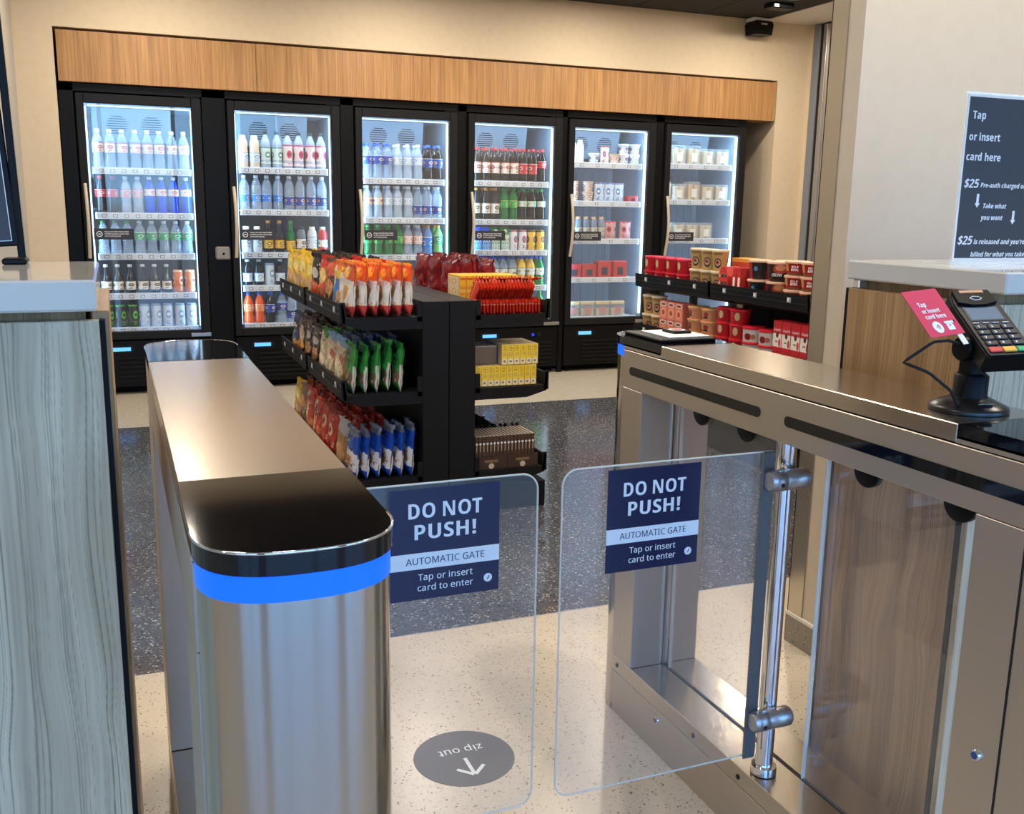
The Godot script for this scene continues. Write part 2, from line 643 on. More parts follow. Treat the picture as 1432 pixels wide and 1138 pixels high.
	for r in [[-4.9, -1.65], [-1.15, 2.1], [2.6, 6.9]]:
		var wn := Node3D.new()
		wn.name = "window_%d" % n
		n += 1
		add_child(wn)
		wn.set_meta("kind", "structure")
		for k in 4:
			var mx := lerpf(r[0], r[1], k / 3.0)
			part("mullion", slab_box(V(mx - 0.03, 0.06, zw + 0.08), V(mx + 0.03, 3.0, zw + 0.18)), mats.charcoal, wn)
		part("pane", slab_box(V(r[0], 0.06, zw + 0.125), V(r[1], 3.0, zw + 0.135)), mats.window_glass, wn)
	# bases and the stainless corner guard
	struct("baseboard_right", slab_box(V(1.878, 0, -2.33), V(1.886, 0.088, -2.2)), mats.grey_terrazzo, "grey terrazzo base of the wall end")
	struct("trim_1", slab_box(V(1.876, 0.088, -2.331), V(1.887, 0.097, -2.2)), mats.white_paint)
	var g := B()
	g.lo_hi(V(1.882, 0.097, -2.329), V(1.8862, 2.86, -2.262))
	g.lo_hi(V(1.882, 0.097, -2.3295), V(1.95, 2.86, -2.3255))
	struct("trim_2", g, mats.steel, "stainless corner guard on the wall end")
	struct("baseboard_back", slab_box(V(5.28, 0, -7.17), V(5.58, 0.1, -7.158)), mats.grey_terrazzo)

func cooler_x() -> Array:
	return [-0.165, 0.782, 1.670, 2.532, 3.366, 4.236]

# ---------------------------------------------------------------- lamps
func build_lamps() -> void:
	var n := 0
	for p in [[0.3, -6.3], [1.9, -6.3], [3.4, -6.3], [4.75, -6.3], [0.4, -4.6], [2.3, -4.9], [4.3, -4.6], [0.5, -3.1], [2.6, -3.3], [4.3, -3.1]]:
		downlight(V(p[0], 2.858, p[1]), 2.2, "shop", n)
		n += 1
	n = 0
	for p in [[-1.9, -1.0], [1.75, -1.45], [3.4, -1.0]]:
		downlight(V(p[0], 3.198, p[1]), 3.2, "lobby", n)
		n += 1

func downlight(at: Vector3, e: float, zone: String, n: int) -> void:
	var d := thing("ceiling_downlight", "round warm recessed downlight, %s fitting of the %s ceiling" % [ORD[n], zone], "light", at, "recessed downlights of the %s" % zone)
	part("trim_ring", B().lathe([Vector2(0.075, -0.004), Vector2(0.095, -0.006), Vector2(0.098, 0.0), Vector2(0.075, 0.0), Vector2(0.075, -0.004)], 24), mats.white, d)
	part("lens", B().disc(V(0, -0.003, 0), Vector3.DOWN, 0.075, 24), mats.lamp, d)
	var l := AreaLight3D.new()
	l.name = "downlight_lamp"
	d.add_child(l)
	l.area_size = Vector2(0.13, 0.13)
	l.rotation_degrees.x = -90
	l.position.y = -0.012
	l.light_color = Color(1.0, 0.945, 0.875)
	l.light_energy = e
	l.shadow_enabled = true
	l.area_range = 12.0

# ---------------------------------------------------------------- counters
func build_counters() -> void:
	var c := thing("counter", "grey wood counter with white slab top carrying the black sign stand", "counter", V(-0.6, 0, -1.55))
	part("slab_top", slab_box(V(-0.6, 1.1738, -0.222), V(0.578, 1.2134, 0.205), 0.003), mats.slab, c)
	part("front_panel", slab_box(V(-0.6, 0.02, 0.166), V(0.5785, 1.1600, 0.184), 0.001), mats.grey_wood, c)
	part("edge_strip", slab_box(V(0.5785, 0.02, 0.160), V(0.5855, 1.1600, 0.183)), mats.black_matt, c)
	part("side_panel", slab_box(V(0.570, 0.02, -0.215), V(0.591, 1.170, 0.160), 0.001), mats.oak_deep, c)
	part("carcass", slab_box(V(-0.6, 0.0, -0.205), V(0.562, 1.1735, 0.138)), mats.oak_deep, c)
	var d := thing("counter", "counter with oak side panel and white slab top under the payment sign", "counter", V(2.1, 0, -1.484))
	part("slab_top", slab_box(V(-0.658, 1.1745, -0.190), V(0.9, 1.2134, 0.215), 0.003), mats.slab, d)
	part("side_panel", slab_box(V(-0.659, 0.02, -0.180), V(-0.642, 1.1555, 0.163), 0.001), mats.oak_deep, d)
	part("edge_strip", slab_box(V(-0.658, 0.02, -0.1885), V(-0.642, 1.1555, -0.180)), mats.black_matt, d)
	part("edge_strip", slab_box(V(-0.6575, 0.02, 0.163), V(-0.645, 1.1555, 0.174)), mats.black_matt, d)
	part("front_panel", slab_box(V(-0.655, 0.02, 0.174), V(0.9, 1.154, 0.188), 0.001), mats.grey_wood, d)
	part("carcass", slab_box(V(-0.622, 0.0, -0.185), V(0.9, 1.174, 0.140)), mats.oak_deep, d)
	part("bracket", slab_box(V(-0.648, 1.1555, -0.182), V(-0.625, 1.174, -0.162), 0.002), mats.chrome, d)
	# black frame sign on the counter
	var s := thing("sign_stand", "black framed tilting sign standing on the grey wood counter", "sign", V(-0.123, 1.2136, -1.721))
	s.scale = Vector3.ONE * 0.761
	part("foot", slab_box(V(-0.045, 0, -0.02), V(0.0, 0.012, 0.05), 0.003), mats.black, s)
	part("upright", slab_box(V(-0.018, 0.006, -0.012), V(-0.004, 0.62, 0.006), 0.002).moved(Transform3D(Basis(Vector3.BACK, 0.022), Vector3.ZERO)), mats.black, s)
	var pn := Node3D.new()
	pn.name = "sign_panel"
	s.add_child(pn)
	pn.position = V(-0.014, 0.036, 0.012)
	pn.rotation_degrees = V(-5, 0, 3.2)
	part("panel_frame", slab_box(V(-0.36, 0, -0.006), V(0.0, 0.45, 0.006), 0.002), mats.black, pn)
	part("pinstripe", slab_box(V(-0.35, 0.010, 0.006), V(-0.011, 0.44, 0.0068)), mats.ink_white, pn)
	part("board", slab_box(V(-0.349, 0.0115, 0.0068), V(-0.0125, 0.4385, 0.0074)), mats.sign_black, pn)
	# payment sign in a clear stand
	var p := thing("payment_sign", "black and white payment instruction sign in a clear stand on counter", "sign", V(1.6666, 1.2136, -1.503))
	p.scale = Vector3.ONE * 0.761
	part("acrylic_stand", slab_box(V(-0.153, 0.0, -0.004), V(0.153, 0.436, -0.0015)), mats.acrylic, p)
	part("acrylic_foot", slab_box(V(-0.153, 0.0, -0.09), V(0.153, 0.004, 0.03), 0.001), mats.acrylic, p)
	part("border", slab_box(V(-0.149, 0.008, -0.0012), V(0.149, 0.430, 0.0)), mats.paper, p)
	part("print", slab_box(V(-0.1425, 0.016, 0.0), V(0.1425, 0.4235, 0.0004)), mats.sign_black, p)
	var iw: Material = mats.ink_white
	for q in [["Tap", 0.044, -0.106, 0.376, 0.0], ["or insert", 0.106, -0.080, 0.326, 0.0], ["card here", 0.118, -0.077, 0.276, 0.0], ["$25", 0.048, -0.108, 0.208, 0.2], ["Pre-auth charged on", 0.160, 0.004, 0.203, 0.2], ["Take what", 0.082, -0.020, 0.152, 0.2], ["you want", 0.076, -0.026, 0.119, 0.2], ["$25", 0.048, -0.110, 0.062, 0.2], ["is released and you're", 0.182, 0.012, 0.057, 0.2], ["billed for what you take", 0.192, 0.010, 0.024, 0.2]]:
		letters(p, q[0], q[1], 0.0, place(V(q[2], q[3], 0.0004)), iw, true, q[4])
	for a in [[-0.082, 0.166], [0.050, 0.124]]:
		part("printed_arrow", B().prism(PackedVector2Array([Vector2(a[0] - 0.004, a[1] + 0.016), Vector2(a[0] - 0.004, a[1] - 0.008), Vector2(a[0] - 0.009, a[1] - 0.008), Vector2(a[0], a[1] - 0.019), Vector2(a[0] + 0.009, a[1] - 0.008), Vector2(a[0] + 0.004, a[1] - 0.008), Vector2(a[0] + 0.004, a[1] + 0.016)]), 0.0004, 0.0008, 2), iw, p)

# ---------------------------------------------------------------- gates
# outline with a straight edge at zs and a rounded end whose tip is at ze
func round_end(x0: float, x1: float, zs: float, zb: float, ze: float) -> PackedVector2Array:
	var p := PackedVector2Array([Vector2(x0, zs)])
	var mx := (x0 + x1) * 0.5
	var hw := (x1 - x0) * 0.5
	for k in 25:
		var a := PI * k / 24.0
		var cs := cos(a)
		var sn := sin(a)
		p.append(Vector2(mx - signf(cs) * pow(absf(cs), 0.8) * hw, zb + (ze - zb) * pow(sn, 0.8)))
	p.append(Vector2(x1, zs))
	return p

func inset(p: PackedVector2Array, d: float) -> PackedVector2Array:
	var r := Geometry2D.offset_polygon(p, -d)
	return r[0] if r.size() else p

func cabinet(label: String, x0: float, x1: float, zf: float, zn: float, f: Dictionary) -> Node3D:
	var c := thing("gate_cabinet", label, "gate", V((x0 + x1) * 0.5, 0, (zf + zn) * 0.5))
	var o := c.position
	x0 -= o.x
	x1 -= o.x
	var fb: float = f.far_round - o.z
	var ff: float = zf - o.z
	var nb: float = f.near_round - o.z
	var nn: float = zn - o.z
	var fp: float = f.far_post - o.z
	var np: float = f.near_post - o.z
	var side: Material = mats.steel_side
	var inn := 0.004
	# plinth, base and its cap
	part("plinth", slab_box(V(x0 + 0.004, 0, fb), V(x1 - 0.004, 0.02, nb)), mats.steel_side, c)
	part("base", slab_box(V(x0, 0.021, fb), V(x1, 0.1165, nb), 0.0008), side, c)
	part("base_cap", slab_box(V(x0, 0.118, fb), V(x1, 0.161, nb), 0.0012), mats.steel, c)
	# end columns: box part and rounded end
	part("column_panel", slab_box(V(x0, 0.162, fb + 0.001), V(x1, 0.878, fp), 0.001), side, c)
	part("column_panel", slab_box(V(x0, 0.162, np), V(x1, 0.878, nb - 0.001), 0.001), side, c)
	part("column_end", B().prism(inset(round_end(x0, x1, fb, fb, ff), 0.003), 0.0, 0.954, 1, true), mats.mirror_steel, c)
	part("column_end", B().prism(inset(round_end(x0, x1, nb, nb, nn), 0.003), 0.0, 0.954, 1, true), mats.mirror_steel, c)
	part("light_ring", B().prism(inset(round_end(x0, x1, fb, fb, ff), 0.002), 0.954, 0.979, 1, true), mats.blue_ring, c)
	part("light_ring", B().prism(inset(round_end(x0, x1, nb, nb, nn), 0.002), 0.954, 0.979, 1, true), mats.blue_ring, c)
	# beam and lid
	part("beam", slab_box(V(x0, 0.879, fb), V(x1, 0.9715, nb), 0.0012), side, c)
	part("seam", slab_box(V(x0 + 0.003, 0.9715, fb), V(x1 - 0.003, 0.974, nb)), mats.black_matt, c)
	var lf: float = f.lid_far - o.z
	var ln: float = f.lid_near - o.z
	part("lid", slab_box(V(x0, 0.974, lf), V(x1, 1.003, ln), 0.0015), mats.steel, c)
	part("lid_skirt", slab_box(V(x0, 0.974, fb), V(x1, 0.985, lf)), side, c)
	part("lid_skirt", slab_box(V(x0, 0.974, ln), V(x1, 0.985, nb)), side, c)
	part("lid_cap", B().prism(round_end(x0, x1, lf - 0.0006, fb, ff - 0.002), 0.981, 1.0035, 1, true), mats.piano_black, c, "glossy black end cap of the lid")
	part("lid_cap", B().prism(round_end(x0, x1, ln + 0.0006, nb, nn + 0.002), 0.981, 1.0035, 1, true), mats.piano_black, c, "glossy black end cap of the lid")
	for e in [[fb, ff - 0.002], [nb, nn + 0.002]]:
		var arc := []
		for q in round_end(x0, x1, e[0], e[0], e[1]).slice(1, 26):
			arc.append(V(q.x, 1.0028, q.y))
		part("bevel_glint", B().tube(arc, 0.0016, 8), mats.chrome, c)  # added chrome tube, stands in for the highlight on the cap bevel
	# light under each rounded ring
	for e in [[ff - 0.02, 180.0], [nn + 0.02, 0.0]]:
		var l := AreaLight3D.new()
		l.name = "ring_lamp"
		c.add_child(l)
		l.area_size = Vector2(0.15, 0.024)
		l.position = V(0, 0.966, e[0])
		l.rotation_degrees.y = e[1] + 180.0
		l.light_color = Color(0.05, 0.35, 1.0)
		l.light_energy = 0.03
		l.shadow_enabled = true
	return c

func slot_shape(z0: float, z1: float, y0: float, y1: float) -> PackedVector2Array:
	var p := PackedVector2Array()
	var r := (y1 - y0) * 0.5
	var ym := (y0 + y1) * 0.5
	for k in 9:
		var a := PI * 0.5 + PI * k / 8.0
		p.append(Vector2(z0 + r + cos(a) * r, ym + sin(a) * r))
	for k in 9:
		var a := -PI * 0.5 + PI * k / 8.0
		p.append(Vector2(z1 - r + cos(a) * r, ym + sin(a) * r))
	return p

func gate_fittings(c: Node3D, xin: float, sgn: float, f: Dictionary) -> void:
	# sgn: the way from the passage into the cabinet along x
	var o := c.position
	var xs := xin - o.x
	for s in f.slots:
		var p := slot_shape(s[0] - o.z, s[1] - o.z, 0.913, 0.934)
		part("sensor_slot", B().prism(p, minf(xs, xs - sgn * 0.0012), maxf(xs, xs - sgn * 0.0012), 0), mats.piano_black, c)
	for h in f.screws:
		part("screw_plug", B().lathe([Vector2(0, 0.001), Vector2(0.0055, 0.001), Vector2(0.006, 0), Vector2(0.0055, -0.001), Vector2(0, -0.001)], 12).moved(Transform3D(Basis(Vector3.BACK, PI / 2), V(xs - sgn * 0.0006, h[1], h[0] - o.z))), mats.rubber, c)
	for h in f.locks:
		var m := B().lathe([Vector2(0, 0.006), Vector2(0.007, 0.006), Vector2(0.0095, 0.003), Vector2(0.0095, 0)], 16).moved(Transform3D(Basis(Vector3.BACK, sgn * PI / 2), V(xs, h[1], h[0] - o.z)))
		var k := part("lock", m, mats.chrome, c, "small chrome key lock")
		part("lock_core", B().disc(V(xs - sgn * 0.0062, h[1], h[0] - o.z), V(-sgn, 0, 0), 0.006, 12), mat("lock_blue", rgb(40, 70, 130), 0.4), k)
	# glass infill panes with black clips
	var xg := xs + sgn * 0.098
	for g in f.panes:
		var pl := [Vector2(g[0] - o.z, 0.163), Vector2(g[1] - o.z, 0.163), Vector2(g[1] - o.z, 0.879), Vector2(g[0] - o.z, 0.879)]
		part("glass_panel", B().prism(PackedVector2Array(pl), xg - 0.004, xg + 0.004, 0), mats.gate_glass, c)
		part("glass_edge", slab_box(V(xg - 0.004, 0.163, g[2] - o.z - 0.0012), V(xg + 0.004, 0.879, g[2] - o.z + 0.0012)), mats.gate_edge, c)
	part("floor_slot", slab_box(V(xg - 0.005, 0.1605, f.far_post - o.z), V(xg + 0.005, 0.1615, f.near_post - o.z)), mats.rubber, c)
	for z in f.clips:
		part("glass_clip", B().lathe([Vector2(0, 0.008), Vector2(0.030, 0.008), Vector2(0.032, 0.006), Vector2(0.032, -0.006), Vector2(0.030, -0.008), Vector2(0, -0.008)], 24).moved(Transform3D(Basis(Vector3.BACK, PI / 2), V(xg, 0.850, z - o.z))), mats.black, c)
	# far column face details
	for k in [0.088, 0.106]:
		part("channel_strip", slab_box(V(xs + sgn * k - 0.002, 0.162, f.far_post - o.z), V(xs + sgn * k + 0.002, 0.878, f.far_post - o.z + 0.006)), mats.chrome, c)

func gate_leaf(label: String, x0: float, x1: float, hinge: int, post_x: float) -> void:
	# hinge: +1 when the post stands at the x1 side
	var z := -1.52
	var c := thing("gate_leaf", label, "gate", V(post_x, 0.163, z), "swinging glass leaves of the automatic gate")
	var a := x0 - post_x
	var b := x1 - post_x
	var y0 := 0.212 - 0.163
	var y1 := 0.856 - 0.163
	var r := 0.030
	var fx := a if hinge > 0 else b
	var hx := b if hinge > 0 else a
	var s := 1.0 if hinge > 0 else -1.0
	var p := PackedVector2Array([Vector2(hx, y0)])
	for k in 9:
		var t := PI * 0.5 * k / 8.0
		p.append(Vector2(fx + s * r - s * sin(t) * r, y0 + r - cos(t) * r))
	for k in 9:
		var t := PI * 0.5 * k / 8.0
		p.append(Vector2(fx + s * r - s * cos(t) * r, y1 - r + sin(t) * r))
	p.append(Vector2(hx, y1))
	part("glass_pane", B().prism(p, -0.005, 0.005, 2, true), mats.gate_glass, c)
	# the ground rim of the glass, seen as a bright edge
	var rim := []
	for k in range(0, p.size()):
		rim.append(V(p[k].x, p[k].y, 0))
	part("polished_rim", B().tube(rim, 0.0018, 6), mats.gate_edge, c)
	var bw := 0.030
	part("edge_bar", slab_box(V(hx - (bw if hinge > 0 else 0.0), y0 - 0.004, 0.0055), V(hx + (0.0 if hinge > 0 else bw), y1 + 0.003, 0.011), 0.003), mats.dark_bar, c, "dark grey metal bar along the hinge side")
	part("post", B().lathe([Vector2(0.0175, 0.0), Vector2(0.0175, 0.715)], 32), mats.chrome, c, "polished chrome hinge post")
	part("flange", B().lathe([Vector2(0.0175, 0.018), Vector2(0.026, 0.017), Vector2(0.0265, 0.010), Vector2(0.0265, 0.0), Vector2(0, 0)], 32), mats.chrome, c)
	part("collar", B().lathe([Vector2(0.0175, 0.63), Vector2(0.020, 0.632), Vector2(0.020, 0.715)], 32), mats.chrome, c)
	for y in [0.640, 0.135]:
		var xe := -s * 0.045
		var m := B().lathe([Vector2(0, -0.040), Vector2(0.0175, -0.040), Vector2(0.0205, -0.036), Vector2(0.0205, 0.012), Vector2(0.019, 0.014), Vector2(0.019, 0.018), Vector2(0.0215, 0.020), Vector2(0.0215, 0.044), Vector2(0.017, 0.050), Vector2(0, 0.050)], 28).moved(Transform3D(Basis(Vector3.BACK, s * PI / 2), V(-s * 0.006, y, 0.024)))
		var k := part("clamp", m, mats.grey_metal, c, "brushed metal clamp holding the glass to the post")
		part("clamp_screw", B().disc(V(-s * 0.038, y - 0.004, 0.0462), Vector3.BACK, 0.0045, 12), mats.rubber, k)
	# printed notice
	var mx := 0.497 if hinge < 0 else 0.903
	var sg := Node3D.new()
	sg.name = "notice"
	c.add_child(sg)
	sg.position = V(mx - post_x, 0.751 - 0.163, 0.0052)
	part("notice_print", slab_box(V(-0.098, -0.0985, 0), V(0.098, 0.0985, 0.0005)), mats.navy, sg)
	part("notice_band", slab_box(V(-0.098, -0.0435, 0.0005), V(0.098, -0.0148, 0.0008)), mats.ink_white, sg)
	for q in [["DO NOT", 0.131, 0.0262, 0.0595, true, "ink_white"], ["PUSH!", 0.110, 0.0262, 0.0222, true, "ink_white"], ["AUTOMATIC GATE", 0.141, 0.0118, -0.0291, false, "ink_navy"], ["Tap or insert", 0.098, 0.0155, -0.0600, false, "ink_white"], ["card to enter", 0.100, 0.0122, -0.0772, false, "ink_white"]]:
		letters(sg, q[0], q[1], q[2], place(V(0, q[3], 0.0008)), mats[q[5]], q[4])
	part("emblem", B().disc(V(0.0775, -0.074, 0.0009), Vector3.BACK, 0.0078, 20), mats.ink_white, sg)
	part("emblem_mark", B().tube([V(0.0797, -0.0705, 0.001), V(0.0785, -0.0740, 0.001), V(0.0758, -0.0765, 0.001)], 0.0009, 6), mats.ink_navy, sg)

func build_gates() -> void:
	var lf := {"far_round": -2.235, "near_round": -0.938, "far_post": -2.03, "near_post": -1.10, "lid_far": -2.03, "lid_near": -1.122, "slots": [[-2.09, -1.56], [-1.485, -1.0]], "screws": [], "locks": [], "panes": [[-2.0, -1.60, -1.60], [-1.45, -1.10, -1.45]], "clips": [-1.9, -1.73, -1.36, -1.15]}
	var l := cabinet("stainless gate cabinet with glowing blue ring beside the grey wood counter", 0.052, 0.245, -2.335, -0.853, lf)
	gate_fittings(l, 0.245, -1.0, lf)
	var rf := {"far_round": -2.13, "near_round": -0.83, "far_post": -2.03, "near_post": -1.03, "lid_far": -1.95, "lid_near": -1.08, "slots": [[-2.095, -1.562], [-1.487, -0.93]], "screws": [[-2.1, 0.140], [-1.732, 0.137], [-1.556, 0.137]], "locks": [[-1.889, 0.094], [-0.978, 0.514]], "panes": [[-2.0, -1.60, -2.0], [-1.47, -1.03, -1.47]], "clips": [-1.912, -1.733, -1.361, -1.146]}
	var r := cabinet("stainless gate cabinet carrying the card terminal", 1.162, 1.355, -2.225, -0.745, rf)
	gate_fittings(r, 1.162, 1.0, rf)
	part("panel_seam", slab_box(V(1.1615 - r.position.x, 0.162, -0.942 - r.position.z), V(1.17 - r.position.x, 0.878, -0.938 - r.position.z)), mats.rubber, r)
	gate_leaf("glass gate leaf with navy notice hinged on the blue ringed cabinet", 0.235, 0.669, -1, 0.208)
	gate_leaf("glass gate leaf with navy notice hinged below the card terminal", 0.717, 1.166, 1, 1.198)
	# floor decal, read from inside the shop
	var d := thing("floor_decal", "round dark floor sticker with a white exit arrow", "sticker", V(0.719, 0.0, -2.043))
	part("disc", B().lathe([Vector2(0.123, 0.0), Vector2(0.123, 0.0006), Vector2(0.0, 0.0006)], 48), mats.decal, d)
	var flat := Basis(V(-1, 0, 0), V(0, 0, 1), V(0, 1, 0))
	letters(d, "zip out", 0.112, 0.0, Transform3D(flat, V(0.002, 0.0006, -0.035)), mats.ink_white, false)
	part("arrow_shaft", slab_box(V(-0.0045, 0.0006, 0.005), V(0.0045, 0.0012, 0.075)), mats.ink_white, d)
	for s in [-1.0, 1.0]:
		var w := slab_box(V(-0.0045, 0.0006, -0.045), V(0.0045, 0.0012, 0.0)).moved(Transform3D(Basis(Vector3.UP, s * 0.78), V(s * -0.002, 0.00002, 0.078)))
		part("arrow_head", w, mats.ink_white, d)
	build_terminal()
	# reader stack on the far cap
	var k := thing("card_reader_plate", "black reader plate with pale card on the gate cabinet end", "card reader", V(1.262, 1.0035, -2.09))
	part("plate", slab_box(V(-0.075, 0, -0.085), V(0.075, 0.008, 0.10), 0.002), mats.black, k)
	part("pale_card", slab_box(V(-0.042, 0.008, -0.062), V(0.072, 0.0105, 0.075), 0.001), mats.paper, k)
	part("puck", slab_box(V(0.0, 0.0105, -0.03), V(0.05, 0.0175, 0.03), 0.002), mats.black, k)
	part("puck_face", B().disc(V(0.025, 0.0178, 0.0), Vector3.UP, 0.021, 20), mats.ink_white, k)
	part("puck_mark", B().disc(V(0.025, 0.0181, 0.0), Vector3.UP, 0.014, 20), mat("puck_red", rgb(190, 60, 50), 0.5), k)

func build_terminal() -> void:
	var t := thing("card_terminal", "black card payment terminal on a swivel stand with pink notice", "terminal", V(1.263, 1.0035, -1.157))
	part("stand_base", B().lathe([Vector2(0, 0), Vector2(0.060, 0), Vector2(0.061, 0.004), Vector2(0.058, 0.009), Vector2(0.030, 0.022), Vector2(0.0, 0.024)], 36), mat("stand_black", rgb(26, 25, 25), 0.3), t)
	part("stand_badge", B().prism(slot_shape(-0.012, 0.012, -0.0045, 0.0045), -0.0004, 0.0004, 0).moved(Transform3D(Basis(Vector3.UP, 1.2) * Basis(Vector3.BACK, PI / 2 - 0.45), V(-0.010, 0.0165, 0.044))), mats.grey_metal, t)
	part("stand_neck", B().lathe([Vector2(0.030, 0.018), Vector2(0.026, 0.026), Vector2(0.026, 0.056), Vector2(0.022, 0.060), Vector2(0.0, 0.060)], 28), mats.black, t)
	part("stand_post", slab_box(V(-0.016, 0.05, -0.016), V(0.016, 0.108, 0.016), 0.004), mats.black, t)
	part("stand_knuckle", B().lathe([Vector2(0, -0.03), Vector2(0.018, -0.03), Vector2(0.020, -0.027), Vector2(0.020, 0.027), Vector2(0.018, 0.03), Vector2(0, 0.03)], 24).moved(Transform3D(Basis(Vector3.BACK, PI / 2), V(0, 0.100, 0))), mats.black, t)
	var h := Node3D.new()
	h.name = "terminal_body"
	t.add_child(h)
	h.transform = Transform3D(Basis(V(0.9563, 0.0435, 0.289), V(0.225, 0.5214, -0.8231), V(-0.1865, 0.8522, 0.4888)).orthonormalized().scaled(Vector3.ONE * 0.905), V(1.282, 1.141, -1.148) - t.position)
	var shell := PackedVector2Array([Vector2(-0.041, -0.085), Vector2(0.041, -0.085), Vector2(0.044, -0.078), Vector2(0.044, 0.062), Vector2(0.036, 0.094), Vector2(-0.036, 0.094), Vector2(-0.044, 0.062), Vector2(-0.044, -0.078)])
	part("case", B().prism(shell, -0.034, -0.002, 2), mats.black, h)
	part("face_plate", B().prism(inset(shell, 0.003), -0.002, 0.001, 2), mat("face_black", rgb(24, 25, 27), 0.35), h)
	part("reader_hood", B().prism(PackedVector2Array([Vector2(-0.036, 0.058), Vector2(-0.012, 0.050), Vector2(0.012, 0.050), Vector2(0.036, 0.058), Vector2(0.033, 0.092), Vector2(-0.033, 0.092)]), 0.001, 0.007, 2), mats.black, h)
	part("hood_label", slab_box(V(-0.022, 0.084, 0.007), V(0.022, 0.091, 0.0075)), mat("hood_tan", rgb(196, 140, 104), 0.5), h)
	part("tap_mark", B().tube([V(-0.011, 0.068, 0.0075), V(-0.004, 0.073, 0.0075), V(0.006, 0.072, 0.0075), V(0.011, 0.067, 0.0075), V(0.006, 0.063, 0.0075), V(-0.004, 0.062, 0.0075), V(-0.011, 0.068, 0.0075)], 0.0008, 5), mats.ink_white, h)
	part("screen_bezel", slab_box(V(-0.033, 0.010, 0.001), V(0.033, 0.050, 0.0018), 0.0006), mat("bezel", rgb(58, 62, 66), 0.4), h)
	part("screen", slab_box(V(-0.029, 0.013, 0.0018), V(0.029, 0.047, 0.0022)), mat("lcd", rgb(112, 128, 142), 0.2), h, "pale grey blue display")
	for k in 4:
		part("function_key", slab_box(V(-0.033 + k * 0.018, 0.002, 0.001), V(-0.021 + k * 0.018, 0.0045, 0.003), 0.0005), mats.grey_metal, h)
	var names := ["1", "2", "3", "4", "5", "6", "7", "8", "9", "*", "0", "#"]
	for r in 4:
		for q in 3:
			var p := V(-0.024 + q * 0.024, -0.0085 - r * 0.0145, 0.001)
			var key := part("key", slab_box(p + V(-0.0105, -0.0055, 0), p + V(0.0105, 0.0055, 0.003), 0.001), mat("key_black", rgb(34, 35, 38), 0.5), h)
			letters(key, names[r * 3 + q], 0.0036 if names[r * 3 + q] != "1" else 0.0022, 0.0058, place(p + V(-0.004, 0, 0.003)), mats.ink_white)
	for q in 3:
		var p := V(-0.025 + q * 0.025, -0.0695, 0.001)
		part("key", slab_box(p + V(-0.0115, -0.0062, 0), p + V(0.0115, 0.0062, 0.0034), 0.001), [mat("key_red", rgb(206, 62, 52), 0.4), mat("key_yellow", rgb(232, 180, 60), 0.4), mat("key_green", rgb(44, 176, 116), 0.4)][q], h)
	# pink notice held at the side of the terminal
	var n := Node3D.new()
	n.name = "pink_notice"
	t.add_child(n)
	var a := V(0.079, 0.004, -0.012)
	var b := V(-0.012, 0.063, -0.057)
	var bs := Basis(a.normalized(), b.normalized(), a.cross(b).normalized()).orthonormalized()
	n.transform = Transform3D(bs, V(1.162, 1.163, -1.150) - t.position)
	part("card", slab_box(V(-0.0402, -0.0432, -0.001), V(0.0402, 0.0432, 0.0)), mats.pink, n)
	for q in [["Tap", 0.0180, -0.0145, 0.0145], ["or insert", 0.0410, -0.0030, 0.0040], ["card here", 0.0470, 0.0000, -0.0068]]:
		letters(n, q[0], q[1], 0.0, place(V(q[2], q[3], 0.0)), mats.ink_white)
	part("tap_disc", B().disc(V(-0.0105, -0.0268, 0.0004), Vector3.BACK, 0.0108, 20), mats.ink_white, n)
	for k in 3:
		var rr := 0.0025 + k * 0.002
		var pts := []
		for j in 6:
			var an := -0.8 + 1.6 * j / 5.0
			pts.append(V(-0.0150 + cos(an) * rr + k * 0.001, -0.0265 + sin(an) * rr, 0.0006))
		part("tap_wave", B().tube(pts, 0.0005, 4), mats.pink, n)
	part("slot_mark", B().prism(slot_shape(-0.011, 0.011, -0.0018, 0.0018), 0.0, 0.0006, 0).moved(Transform3D(Basis(Vector3.UP, -PI / 2), V(0.018, -0.0205, 0.0006))), mats.ink_white, n)
	part("card_mark", slab_box(V(0.0105, -0.0345, 0.0), V(0.0255, -0.0205, 0.0005)), mats.ink_white, n)
	part("card_dot", B().disc(V(0.018, -0.0262, 0.0008), Vector3.BACK, 0.0018, 10), mats.pink, n)
	part("notice_tab", slab_box(V(0.022, -0.062, -0.002), V(0.034, -0.040, -0.001)), mats.paper, n)
	part("notice_arm", B().tube([V(0.03, -0.02, -0.002), V(0.055, -0.01, -0.014)], 0.004, 8), mats.black, n)
	# cable
	var cv := Curve3D.new()
	var o := t.position
	for q in [V(1.270, 1.100, -1.165), V(1.205, 1.118, -1.155), V(1.158, 1.119, -1.140), V(1.112, 1.088, -1.150), V(1.135, 1.076, -1.120), V(1.180, 1.046, -1.118), V(1.215, 1.018, -1.135), V(1.245, 1.020, -1.150)]:
		cv.add_point(q - o)
	for k in range(1, cv.point_count - 1):
		var dlt := (cv.get_point_position(k + 1) - cv.get_point_position(k - 1)) * 0.18
		cv.set_point_in(k, -dlt)
		cv.set_point_out(k, dlt)
	var pts := []
	for k in 41:
		pts.append(cv.sample_baked(cv.get_baked_length() * k / 40.0))
	part("cable", B().tube(pts, 0.0024, 8), mats.rubber, t)

# ---------------------------------------------------------------- coolers
const COOLER := ["sixth cooler from corner camera", "fifth cooler from corner camera", "fourth cooler from corner camera", "third cooler from corner camera", "second cooler from corner camera", "cooler nearest the corner camera"]
const LEVEL := ["top shelf", "second shelf", "third shelf", "fourth shelf", "bottom shelf"]

